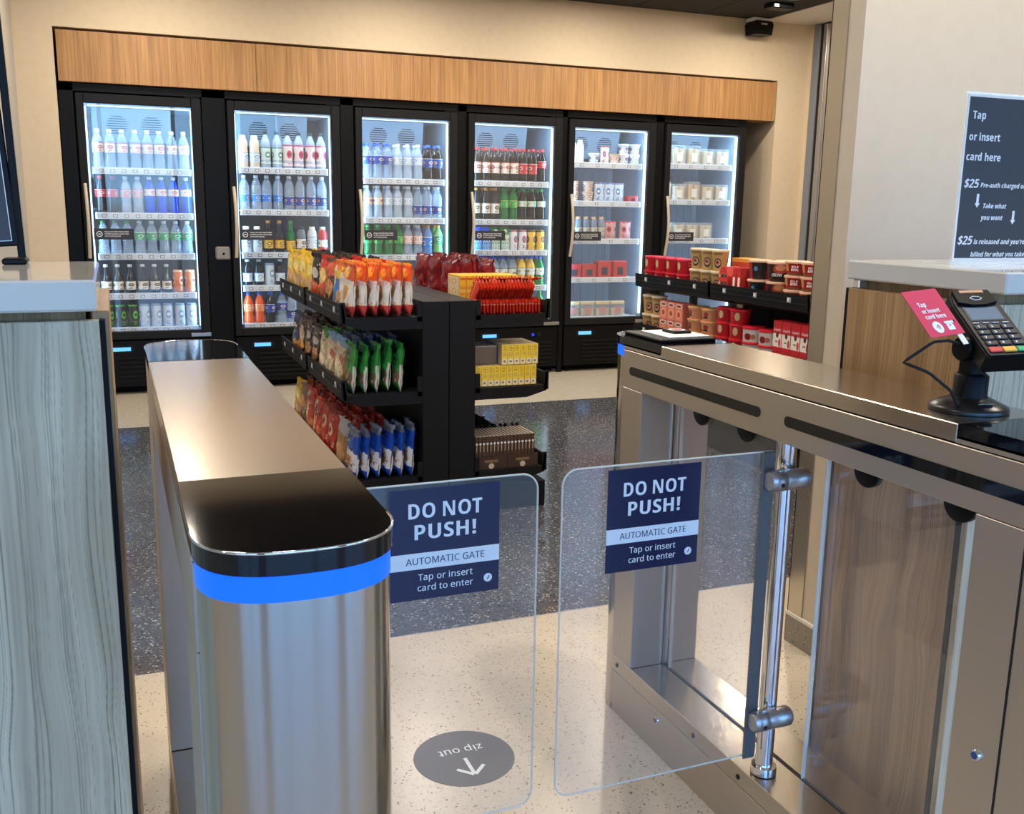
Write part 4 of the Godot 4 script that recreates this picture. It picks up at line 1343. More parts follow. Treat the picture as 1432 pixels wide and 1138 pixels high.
	for x in [0.115, 0.255, 0.395, 0.535]:
		put(tray, "meal_tray", V(xs[4] + x, ys[4][4] - 0.0045, z), "meal tray with cream lid, %s from the handle, bottom shelf, %s" % [ORD[i], cg], "tray", "bottom shelf of the " + cg)
		i += 1
	cg = COOLER[5]
	var sand := pack(V(0.125, 0.155, 0.085), shell, [["bread_slice", -0.40, -0.06, 0.05, 0.86, bread], ["filling", -0.05, 0.03, 0.08, 0.80, fillg], ["bread_slice", 0.04, 0.40, 0.05, 0.82, bread]], lab)
	var wrap := pack(V(0.12, 0.135, 0.09), shell, [["wrap_half", -0.40, -0.04, 0.05, 0.85, pale], ["wrap_half", 0.04, 0.40, 0.05, 0.85, pale]], lab)
	var jar := bottle("short", mat("jar_cream", rgb(222, 206, 180), 0.3), mats.white, null, 0, 0)
	i = 0
	for q in [[sand, 0.20], [sand, 0.345], [wrap, 0.485], [wrap, 0.625]]:
		put(q[0], "sandwich_pack", V(xs[5] + q[1], ys[5][0] - 0.0055, z), "clear sandwich pack, %s from the handle, top shelf, %s" % [ORD[i], cg], "sandwich", "top shelf of the " + cg, rng.randf_range(-0.08, 0.08))
		i += 1
	put(jar, "yogurt_jar", V(xs[5] + 0.105, ys[5][0] - 0.0055, z), "white capped jar at the handle end, top shelf, %s" % cg, "jar", "")
	put(jar, "yogurt_jar", V(xs[5] + 0.115, ys[5][1] - 0.0055, z), "white capped jar at the handle end, second shelf, %s" % cg, "jar", "")
	i = 0
	for q in [[wrap, 0.215], [sand, 0.355], [wrap, 0.495], [wrap, 0.63]]:
		put(q[0], "sandwich_pack", V(xs[5] + q[1], ys[5][1] - 0.0055, z), "clear sandwich pack, %s from the handle, second shelf, %s" % [ORD[i], cg], "sandwich", "second shelf of the " + cg, rng.randf_range(-0.08, 0.08))
		i += 1
	i = 0
	for x in [0.10, 0.225, 0.36, 0.495]:
		put(wrap, "sandwich_pack", V(xs[5] + x, ys[5][2] - 0.0055, z), "clear pack of halved wraps, %s from the handle, third shelf, %s" % [ORD[i], cg], "sandwich", "third shelf of the " + cg)
		i += 1
	for o in [yog, yogp, tubew, pouch, pouchb, pouchr, small, redbox, tray, sand, wrap, jar]:
		o.free()

# ---------------------------------------------------------------- soft packs
# pillow bag standing on its lower seal, w wide, h high, t thick, facing +z
func bag_mesh(w: float, h: float, t: float, sd: int) -> Mesh:
	var key := "bag_%.3f_%.3f_%.3f_%d" % [w, h, t, sd]
	if meshes.has(key):
		return meshes[key]
	var nz := FastNoiseLite.new()
	nz.seed = sd
	nz.frequency = 1.0
	nz.fractal_octaves = 3
	nz.fractal_type = FastNoiseLite.FRACTAL_RIDGED
	var cols := 15
	var rows := 21
	var mb := B()
	for s: float in [1.0, -1.0]:
		var p := []
		var uv := []
		for r in rows:
			var v := r / float(rows - 1)
			for c in cols:
				var u := c / float(cols - 1) * 2.0 - 1.0
				var edge := pow(maxf(0.0, 1.0 - pow(absf(u), 2.4)), 0.55)
				var vert := clampf(minf((v - 0.03) / 0.12, (0.96 - v) / 0.17), 0.0, 1.0)
				vert = sqrt(vert) if vert > 0 else 0.0
				var b := edge * vert * (1.0 - 0.25 * v)
				var x := u * w * 0.5 * (1.0 - 0.07 * vert)
				var wr := nz.get_noise_3d(u * 1.1, v * 1.9, s * 5.0) * (0.004 + 0.008 * b) * t / 0.05
				var z := s * (t * 0.5 * b + 0.0006) + wr * (0.35 + 0.65 * vert)
				if v > 0.92 or v < 0.03:
					z += sin(u * 7.0 + sd) * 0.003 + nz.get_noise_2d(u * 2.0, sd * 3.1) * t * 0.5 * float(v > 0.5)
				p.append(V(x, v * h + nz.get_noise_2d(u * 2.0, v + 9.0) * 0.006 * float(v > 0.05), z))
				uv.append(Vector2((u * 0.5 + 0.5) * 0.5 + (0.0 if s > 0 else 0.5), 1.0 - v))
		mb.net(p, uv, rows, cols, s)
	meshes[key] = mb.mesh()
	return meshes[key]

func pouch_thing(m: Material, w: float, h: float) -> Node3D:
	var o := Node3D.new()
	o.name = "pouch"
	part("pouch_body", bag_mesh(w, h, 0.035, 3), m, o)
	part("top_seal", slab_box(V(-w * 0.47, h * 0.965, -0.0012), V(w * 0.47, h * 1.03, 0.0012)), mat("seal_pink", rgb(206, 110, 110), 0.5), o)
	return o

# ---------------------------------------------------------------- gondola with snacks
func bag_tex(key: String, parts: Array, sd: int, shine := 0.32) -> StandardMaterial3D:
	# parts: [kind, numbers..., colour]; the left half of the picture is the front, the right half the back
	if mats.has(key):
		return mats[key]
	var im := blank(192, 128, parts[0])
	for q in parts.slice(1):
		match q[0]:
			"band":
				band(im, q[1], q[2], q[3], q[4] if q.size() > 4 else 0.0)
			"oval":
				oval(im, q[1] * 192, q[2] * 128, q[3] * 192, q[4] * 128, q[5], q[6] if q.size() > 6 else 0.0)
			"rect":
				im.fill_rect(Rect2i(int(q[1] * 192), int(q[2] * 128), int(q[3] * 192), int(q[4] * 128)), q[5])
	var r := RandomNumberGenerator.new()
	r.seed = sd
	var inks := []
	for q in parts.slice(1):
		inks.append(q[3] if q[0] == "band" else q[5])
	for k in 22:
		var c: Color = inks[r.randi() % inks.size()]
		oval(im, r.randf_range(8, 88), r.randf_range(14, 112), r.randf_range(1.5, 6), r.randf_range(1, 4), c.lightened(r.randf() * 0.2), r.randf() * PI)
	for k in 60:
		var x := r.randi() % 192
		var y := r.randi() % 128
		var c := im.get_pixel(x, y)
		oval(im, x, y, r.randf_range(1, 4), r.randf_range(0.6, 1.6), c.lightened(r.randf() * 0.14) if r.randf() > 0.5 else c.darkened(r.randf() * 0.14), r.randf() * PI)
	var m := textured(key, im, shine)
	m.texture_repeat = true
	return m

func bag_kinds() -> Dictionary:
	var white := rgb(226, 220, 208)
	return {
		"ow": ["white snack bag with orange top", bag_tex("bag_orange_white", [white, ["band", 0.0, 0.36, rgb(228, 96, 48), 0.1], ["band", 0.82, 1.0, rgb(206, 74, 66)], ["oval", 0.25, 0.20, 0.15, 0.10, rgb(244, 196, 60)], ["oval", 0.25, 0.58, 0.14, 0.14, rgb(196, 150, 90)], ["band", 0.0, 0.05, rgb(240, 150, 60)]], 1)],
		"bw": ["white bag with blue swirl", bag_tex("bag_blue_white", [white, ["band", 0.0, 0.26, rgb(230, 112, 50), 0.2], ["oval", 0.22, 0.55, 0.13, 0.30, rgb(58, 120, 206), 0.6], ["oval", 0.28, 0.28, 0.10, 0.08, rgb(244, 200, 60)], ["oval", 0.34, 0.72, 0.08, 0.14, rgb(206, 160, 96)]], 2)],
		"br": ["brown and orange snack bag", bag_tex("bag_brown", [rgb(92, 66, 50), ["band", 0.0, 0.3, rgb(206, 86, 50), -0.2], ["oval", 0.25, 0.6, 0.15, 0.18, rgb(206, 150, 92)], ["band", 0.86, 1.0, rgb(58, 40, 34)]], 3)],
		"or": ["orange red crisp bag", bag_tex("bag_orange", [rgb(220, 92, 58), ["band", 0.0, 0.22, rgb(196, 48, 40)], ["oval", 0.25, 0.42, 0.17, 0.16, rgb(240, 200, 120)], ["oval", 0.25, 0.78, 0.16, 0.12, rgb(150, 70, 46)]], 4)],
		"bk": ["black bag with red flame base", bag_tex("bag_black", [rgb(28, 26, 28), ["band", 0.66, 1.0, rgb(206, 82, 44), 0.2], ["oval", 0.25, 0.4, 0.12, 0.12, rgb(210, 204, 196)], ["oval", 0.75, 0.4, 0.2, 0.3, rgb(196, 192, 184)]], 5)],
		"yl": ["yellow corn snack bag", bag_tex("bag_yellow", [rgb(232, 190, 48), ["oval", 0.25, 0.36, 0.16, 0.14, rgb(246, 226, 130)], ["oval", 0.26, 0.70, 0.13, 0.16, rgb(214, 170, 130)], ["oval", 0.18, 0.5, 0.04, 0.05, rgb(196, 60, 50)]], 6)],
		"nv": ["navy crisp bag", bag_tex("bag_navy", [rgb(60, 84, 122), ["oval", 0.25, 0.35, 0.17, 0.14, rgb(30, 40, 62)], ["oval", 0.25, 0.34, 0.12, 0.06, rgb(222, 216, 200)], ["band", 0.75, 1.0, rgb(206, 150, 90), 0.1]], 7)],
		"rb": ["red and brown pretzel bag", bag_tex("bag_pretzel", [rgb(74, 52, 46), ["rect", 0.0, 0.1, 0.16, 0.9, rgb(196, 66, 76)], ["oval", 0.28, 0.45, 0.10, 0.22, rgb(206, 186, 160)], ["oval", 0.26, 0.74, 0.14, 0.14, rgb(226, 170, 80)]], 8)],
		"db": ["dark brown snack bag", bag_tex("bag_dark_brown", [rgb(64, 48, 44), ["oval", 0.24, 0.40, 0.15, 0.10, rgb(206, 200, 190)], ["oval", 0.28, 0.72, 0.14, 0.15, rgb(180, 120, 70)]], 9)],
		"cg": ["cream bag with green top", bag_tex("bag_cream_green", [rgb(226, 206, 166), ["band", 0.0, 0.28, rgb(44, 132, 62), 0.3], ["oval", 0.25, 0.62, 0.15, 0.22, rgb(236, 220, 180)]], 10)],
		"cb": ["cream bag with pale blue top", bag_tex("bag_cream_blue", [rgb(226, 206, 170), ["band", 0.0, 0.24, rgb(130, 170, 206), 0.2], ["oval", 0.34, 0.45, 0.07, 0.12, rgb(214, 120, 100)], ["oval", 0.22, 0.66, 0.15, 0.2, rgb(238, 222, 186)], ["rect", 0.42, 0.4, 0.06, 0.5, rgb(206, 130, 60)]], 11)],
		"gr": ["green crisp bag with brown base", bag_tex("bag_green", [rgb(52, 138, 62), ["band", 0.62, 0.86, rgb(116, 92, 72), 0.2], ["oval", 0.25, 0.2, 0.12, 0.07, rgb(24, 30, 26)], ["oval", 0.75, 0.2, 0.12, 0.09, rgb(24, 30, 26)], ["rect", 0.0, 0.45, 0.022, 0.55, rgb(214, 206, 196)], ["rect", 0.478, 0.45, 0.044, 0.55, rgb(214, 206, 196)], ["rect", 0.978, 0.45, 0.022, 0.55, rgb(214, 206, 196)]], 12)],
		"lv": ["lilac and brown cookie bag", bag_tex("bag_lilac", [rgb(150, 112, 86), ["rect", 0.0, 0.25, 0.12, 0.75, rgb(178, 152, 190)], ["rect", 0.88, 0.25, 0.12, 0.75, rgb(178, 152, 190)], ["oval", 0.25, 0.4, 0.12, 0.15, rgb(206, 150, 90)]], 13)],
		"rw": ["red and cream popcorn bag", bag_tex("bag_red_cream", [rgb(206, 70, 56), ["rect", 0.10, 0.08, 0.12, 0.7, rgb(228, 222, 206)], ["oval", 0.12, 0.6, 0.1, 0.22, rgb(230, 204, 150)], ["oval", 0.2, 0.36, 0.05, 0.18, rgb(54, 50, 48)], ["oval", 0.36, 0.8, 0.12, 0.14, rgb(232, 130, 70)]], 14)],
		"rd": ["red crisp bag", bag_tex("bag_red", [rgb(200, 62, 46), ["oval", 0.22, 0.42, 0.10, 0.14, rgb(232, 200, 160)], ["oval", 0.22, 0.42, 0.06, 0.07, rgb(150, 40, 36)], ["band", 0.0, 0.12, rgb(150, 40, 36)]], 15)],
		"tn": ["silver topped tan cookie bag", bag_tex("bag_tan", [rgb(190, 140, 90), ["band", 0.0, 0.36, rgb(196, 194, 196), 0.2], ["oval", 0.25, 0.7, 0.14, 0.2, rgb(214, 166, 110)]], 16)],
		"bu": ["blue and white cookie bag", bag_tex("bag_blue", [rgb(30, 78, 178), ["band", 0.50, 0.86, rgb(224, 222, 218), 0.15], ["band", 0.0, 0.16, rgb(120, 130, 150)], ["oval", 0.25, 0.34, 0.13, 0.08, rgb(70, 130, 214)], ["oval", 0.25, 0.68, 0.14, 0.12, rgb(176, 120, 66)], ["oval", 0.88, 0.62, 0.03, 0.04, rgb(40, 46, 60)]], 17)],
		"dr": ["dark red foil snack bag", bag_tex("bag_dark_red", [rgb(132, 32, 34), ["band", 0.0, 0.16, rgb(104, 24, 28)], ["oval", 0.25, 0.45, 0.15, 0.16, rgb(168, 52, 48)]], 18, 0.25)],
		"dk": ["charcoal foil snack bag", bag_tex("bag_charcoal", [rgb(62, 54, 46), ["oval", 0.25, 0.3, 0.16, 0.12, rgb(214, 176, 60)], ["band", 0.8, 1.0, rgb(40, 34, 30)]], 19, 0.25)],
	}

func tray_mesh(s: float, len: float) -> MB:
	# cross section in (x, y), pushed along z; s: -1 opens towards -x, +1 towards +x; x = 0 at the spine
	var p := PackedVector2Array([Vector2(0, -0.050), Vector2(s * 0.24, -0.050), Vector2(s * 0.333, -0.024), Vector2(s * 0.338, 0.055), Vector2(s * 0.330, 0.055), Vector2(s * 0.322, 0.0), Vector2(0, 0)])
	return B().prism(p, -len, 0.0, 2)

func tray(parent: Node, at: Vector3, s: float, len: float, tags: int, lipped := true) -> void:
	var t := part("shelf_tray", tray_mesh(s, len), mats.shelf_black, parent)
	t.position = at
	for k in 2:
		part("rail_ridge", slab_box(V(s * 0.3362 - 0.002, 0.008 + k * 0.026, -len + 0.004), V(s * 0.3362 + 0.002, 0.014 + k * 0.026, -0.004)), mats.rail_black, t)
	for k in tags:
		var z := -len * (k + 0.5) / tags
		part("price_clip", slab_box(V(s * 0.339 - 0.0015, 0.012, z - 0.014), V(s * 0.339 + 0.0015, 0.038, z + 0.014)), mat("clip_grey", rgb(150, 152, 156), 0.4), t)
		part("price_card", slab_box(V(s * 0.341 - 0.001, 0.018, z - 0.009), V(s * 0.341 + 0.001, 0.034, z + 0.004)), mats.paper, t)
	if lipped:
		for x in [s * 0.012, s * 0.332]:
			part("end_lip", slab_box(V(x - 0.011, -0.02, -0.006), V(x + 0.011, 0.064, 0.0), 0.001), mats.shelf_black, t)

func build_gondola() -> void:
	var g := thing("shelf_gondola", "black double sided shelf gondola loaded with snack bags", "shelf", V(1.285, 0, -3.87))
	for s in [-1.0, 1.0]:
		part("spine_board", slab_box(V(minf(s * 0.0015, s * 0.116), 0.0, -1.55), V(maxf(s * 0.0015, s * 0.116), 0.928, 0.0), 0.002), mats.shelf_black, g)
		part("base_deck", slab_box(V(minf(s * 0.116, s * 0.455), 0.0, -1.55), V(maxf(s * 0.116, s * 0.455), 0.118, -0.002), 0.003), mats.black_matt, g)
		for y in [0.866, 0.552, 0.184]:
			for b in [[0.0, 0.778, 3], [-0.798, 0.75, 3]]:
				tray(g, V(s * 0.1165, y, b[0]), s, b[1], b[2])
	var K := bag_kinds()
	var lv := ["upper", "middle", "lower"]
	# columns: z of the middle, kind, how many deep, kind of the ones behind
	var stock := [
		[[-3.962, "ow", 6, "ow"], [-4.129, "bw", 5, "ow"], [-4.292, "br", 5, "or"], [-4.455, "or", 5, "dk"], [-4.615, "bk", 4, "dk"], [-4.79, "yl", 4, "dk"], [-4.96, "yl", 3, "dk"], [-5.13, "yl", 3, "dk"], [-5.30, "yl", 3, "yl"]],
		[[-3.962, "gr", 5, "gr"], [-4.125, "cb", 5, "nv"], [-4.30, "cb", 4, "nv"], [-4.47, "cg", 4, "gr"], [-4.66, "db", 3, "db"], [-4.84, "db", 3, "db"], [-5.02, "rb", 3, "db"], [-5.20, "nv", 3, "db"]],
		[[-3.962, "bu", 6, "bu"], [-4.13, "tn", 4, "rd"], [-4.31, "rd", 4, "rd"], [-4.48, "rd", 4, "rd"], [-4.66, "rw", 3, "rd"], [-4.84, "rw", 3, "rd"], [-5.02, "lv", 3, "br"], [-5.20, "yl", 3, "br"]],
	]
	var tops := [0.866, 0.552, 0.184]
	for j in 3:
		var col := 0
		for q in stock[j]:
			var n: int = q[2]
			for i in n:
				var kind: String = q[1] if i == 0 else q[3]
				if col == 0:
					kind = q[1]
				var d: Array = K[kind]
				var hgt: float = [0.215, 0.205, 0.22][j] * rng.randf_range(0.96, 1.04)
				var o := thing("snack_bag", "", "bag", V(0.882 + i * (0.0485 if col == 0 else 0.053) + rng.randf_range(-0.001, 0.001), tops[j] + 0.0035, q[0] + rng.randf_range(-0.006, 0.006)), "snack bags on the %s tray facing the coolers aisle" % lv[j])
				var b := part("bag_body", bag_mesh(0.150, 0.215, 0.042 if col > 0 else 0.0405, 3 + (i + col) % 4), d[1], o)
				b.rotation = V(0, -PI / 2 + (0.0 if i > 0 or col == 0 else 0.12) + rng.randf_range(-0.03, 0.03), 0)
				b.scale.y = hgt / 0.215
				o.rotation.z = rng.randf_range(-0.09, -0.06)
				o.rotation.x = rng.randf_range(-0.03, 0.03)
				tag(o, "%s, %s column from gondola end panel, %s deep, %s tray" % [d[0], ORD[col], ORD[i], lv[j]], "bag", "snack bags on the %s tray" % lv[j])
			col += 1
	# far side of the gondola: dark red bags, yellow boxes, orange packets
	var i := 0
	for q in [[1.475, -4.44], [1.565, -4.44], [1.655, -4.44], [1.475, -4.655], [1.565, -4.655], [1.655, -4.655], [1.475, -4.88], [1.565, -4.88], [1.655, -4.88]]:
		var o := thing("foil_bag", "dark red foil snack bag, %s counting away from the yellow boxes" % ORD[i], "bag", V(q[0], 0.8695, q[1]), "dark red foil bags behind the yellow boxes")
		var b := part("bag_body", bag_mesh(0.19, 0.22, 0.066, 5 + i % 4), K["dr"][1], o)
		b.rotation = V(rng.randf_range(-0.03, 0.03), PI / 2 + rng.randf_range(-0.1, 0.1), 0)
		b.scale.y = rng.randf_range(0.9, 1.05)
		i += 1
	var yb := print_tex("candy_box", rgb(238, 176, 40), rgb(200, 60, 40), rgb(250, 226, 130), 51)
	var pale := print_tex("candy_side", rgb(226, 214, 180), rgb(214, 170, 50), rgb(240, 234, 220), 52)
	for k in 9:
		var o := thing("candy_box", "upright yellow candy box, %s from gondola spine behind orange packets" % ORD[k], "box", V(1.437 + k * 0.0315, 0.8675, -4.222), "yellow boxes behind the orange packets")
		part("box_body", slab_box(V(-0.015, 0, -0.085), V(0.015, 0.145, 0.085), 0.001), mat("candy_yellow", rgb(240, 180, 44), 0.4), o)
		part("box_face", slab_box(V(-0.0135, 0.008, 0.085), V(0.0135, 0.135, 0.0855)), yb, o)
		if k == 0:
			part("box_side", slab_box(V(-0.0155, 0.006, -0.08), V(-0.015, 0.138, 0.08)), pale, o)
	var om := bag_tex("packet_orange", [rgb(222, 70, 40), ["band", 0.36, 0.41, rgb(240, 214, 196)], ["oval", 0.25, 0.6, 0.12, 0.1, rgb(240, 140, 60)], ["band", 0.0, 0.08, rgb(190, 50, 34)], ["band", 0.92, 1.0, rgb(190, 50, 34)]], 61)
	for k in 20:
		var o := thing("candy_packet", "orange candy packet standing in the front row, %s from gondola spine" % ORD[k], "packet", V(1.420 + k * 0.0148, 0.8675, -3.945), "orange packets in the front row")
		var b := part("packet_body", bag_mesh(0.13, 0.060, 0.010, 2 + k % 3), om, o)
		b.rotation.y = PI / 2
		o.rotation.z = rng.randf_range(-0.02, 0.02)
	for k in 18:
		var o := thing("candy_packet", "orange candy packet tilted on the second layer, %s from gondola spine" % ORD[k], "packet", V(1.424 + k * 0.0148, 0.9330, -3.925), "orange packets in the tilted second layer")
		var b := part("packet_body", bag_mesh(0.13, 0.066, 0.010, 2 + k % 3), om, o)
		b.rotation.y = PI / 2
		o.rotation = V(-0.85, 0, rng.randf_range(-0.02, 0.02))
	for k in 5:
		var o := thing("candy_packet", "loose orange candy packet lying on top of the rows, %s from gondola spine" % ORD[k], "packet", V(1.47 + k * 0.056, 0.975, -4.00 + 0.012 * (k % 2)), "loose orange packets on top")
		var b := part("packet_body", bag_mesh(0.046, 0.12, 0.013, 4), om, o)
		b.transform = Transform3D(Basis(Vector3.UP, rng.randf_range(-0.25, 0.25)) * Basis(Vector3.RIGHT, PI / 2 - 0.25), V(0, 0.012, -0.05))
	# yellow chocolate boxes on the middle tray
	var cb := yellow_box_face()
	for k in 10:
		yellow_box(cb, V(1.425 + k * 0.0285, 0.5535, -3.955), "bottom", k)
	for k in 6:
		yellow_box(cb, V(1.545 + k * 0.0285, 0.6445, -3.955), "top", k)
	var inn := thing("display_carton", "grey brown open display carton behind the yellow boxes", "carton", V(1.47, 0.6445, -3.99))
	part("carton_body", slab_box(V(-0.05, 0, -0.10), V(0.055, 0.075, 0.05), 0.001), mat("kraft_grey", rgb(120, 104, 88), 0.7), inn)
	part("carton_lid", slab_box(V(-0.05, 0.075, -0.10), V(0.055, 0.078, 0.05)), mat("kraft_pale", rgb(176, 166, 152), 0.6), inn)
	# brown sticks in two cartons on the lower tray
	var choc := mat("chocolate", rgb(74, 54, 42), 0.35)
	for k in 17:
		var o := thing("chocolate_box", "slim brown chocolate box with white seal, %s from gondola spine" % ORD[k], "box", V(1.422 + k * 0.0166, 0.232, -3.975), "slim brown boxes in the display cartons")
		part("box_body", slab_box(V(-0.0076, 0, -0.09), V(0.0076, 0.098, 0.075), 0.0008), choc, o)
		part("top_edge", slab_box(V(-0.0030, 0.098, -0.088), V(0.0055, 0.0986, 0.073)), mat("choc_pale", rgb(196, 180, 158), 0.5), o)
		part("seal", B().disc(V(0, 0.066, 0.0756), Vector3.BACK, 0.0052, 12), mats.ink_white, o)
		part("seal_tail", slab_box(V(-0.0012, 0.030, 0.075), V(0.0012, 0.062, 0.0757)), mat("choc_pale", rgb(196, 180, 158), 0.5), o)
	for k in 2:
		var o := thing("display_tray", "brown lettered display carton, %s from gondola spine, holding slim boxes" % ORD[k], "carton", V(1.486 + k * 0.148, 0.1855, -3.97), "brown display cartons on the lower tray")
		part("carton_floor", slab_box(V(-0.073, 0, -0.10), V(0.073, 0.045, 0.082), 0.001), choc, o)
		part("carton_front", B().prism(PackedVector2Array([Vector2(-0.073, 0.0), Vector2(0.073, 0.0), Vector2(0.073, 0.062), Vector2(0.03, 0.056), Vector2(0, 0.054), Vector2(-0.03, 0.056), Vector2(-0.073, 0.062)]), 0.082, 0.084, 2), mat("choc_front", rgb(60, 42, 34), 0.4), o)
		letters(o, "FERRERO", 0.062, 0.0105, place(V(0, 0.036, 0.084)), mat("choc_ink", rgb(196, 160, 110), 0.5), false)
		part("emblem", B().disc(V(0, 0.014, 0.0844), Vector3.BACK, 0.013, 16), mat("choc_pale", rgb(196, 180, 158), 0.5), o)
	for k in 5:
		var o := thing("ribbon_bow", "black ribbon bow lying behind the slim brown boxes, %s from spine" % ORD[k], "bow", V(1.458 + k * 0.058, 0.301, -4.115), "black ribbon bows behind the brown boxes")
		for s in [-1.0, 1.0]:
			var b := part("loop", bag_mesh(0.018, 0.034, 0.008, 6), mats.black, o)
			b.rotation = V(-0.5, 0.3 * s, s * 0.3)
		part("gift_box", slab_box(V(-0.024, -0.115, -0.03), V(0.024, 0.0, 0.03), 0.001), choc, o)

func yellow_box_face() -> StandardMaterial3D:
	var im := blank(32, 96, rgb(232, 198, 54))
	oval(im, 16, 46, 9, 9, rgb(150, 112, 40))
	oval(im, 16, 46, 6.5, 6.5, rgb(240, 216, 110))
	oval(im, 16, 46, 3, 3, rgb(150, 112, 40))
	for k in 4:
		im.fill_rect(Rect2i(8, 6 + k * 7, 14 + (k * 5) % 6, 3), rgb(168, 128, 40))
	im.fill_rect(Rect2i(3, 68, 26, 26), rgb(226, 216, 190))
	im.fill_rect(Rect2i(9, 76, 12, 9), rgb(120, 110, 96))
	return textured("yellow_box_face", im, 0.45)

func yellow_box(face: Material, at: Vector3, layer: String, k: int) -> void:
	var o := thing("chocolate_bar_box", "narrow yellow candy box in the %s layer, %s from gondola spine, middle tray" % [layer, ORD[k]], "box", at, "narrow yellow boxes on the middle tray")
	part("box_body", slab_box(V(-0.0137, 0, -0.13), V(0.0137, 0.089, 0.06), 0.0008), mat("box_tan", rgb(190, 170, 130), 0.5), o)
	part("box_face", B().lo_hi(V(-0.0134, 0.001, 0.06), V(0.0134, 0.0885, 0.0606)), face, o)

# ---------------------------------------------------------------- wall unit with tubs and bowls
func wrap_tex(key: String, base: Color, ops: Array, sd: int, rough := 0.4) -> StandardMaterial3D:
	if mats.has(key):
		return mats[key]
	var im := blank(192, 64, base)
	for rep in 3:
		for q in ops:
			var ox := rep * 64.0
			match q[0]:
				"oval":
					oval(im, ox + q[1] * 64, q[2] * 64, q[3] * 64, q[4] * 64, q[5], q[6] if q.size() > 6 else 0.0)
				"rect":
					im.fill_rect(Rect2i(int(ox + q[1] * 64), int(q[2] * 64), int(q[3] * 64), int(q[4] * 64)), q[5])
	return textured(key, im, rough)

func stack(name_: String, proto: Node3D, n: int, step: float, at: Vector3, desc: String, cat: String, shelf: String, turn := 0.0) -> void:
	var w := ["lowest", "next up", "third up"]
	for h in n:
		var o := copy(proto, name_, at + V(0, h * step, 0), turn + rng.randf_range(-0.15, 0.15))
		tag(o, "%s, %s of its stack, %s" % [desc, (w[h] if h < n - 1 or n == 1 else "topmost"), shelf] if n > 1 else "%s, %s" % [desc, shelf], cat, "packaged food on the wall unit, %s" % shelf)

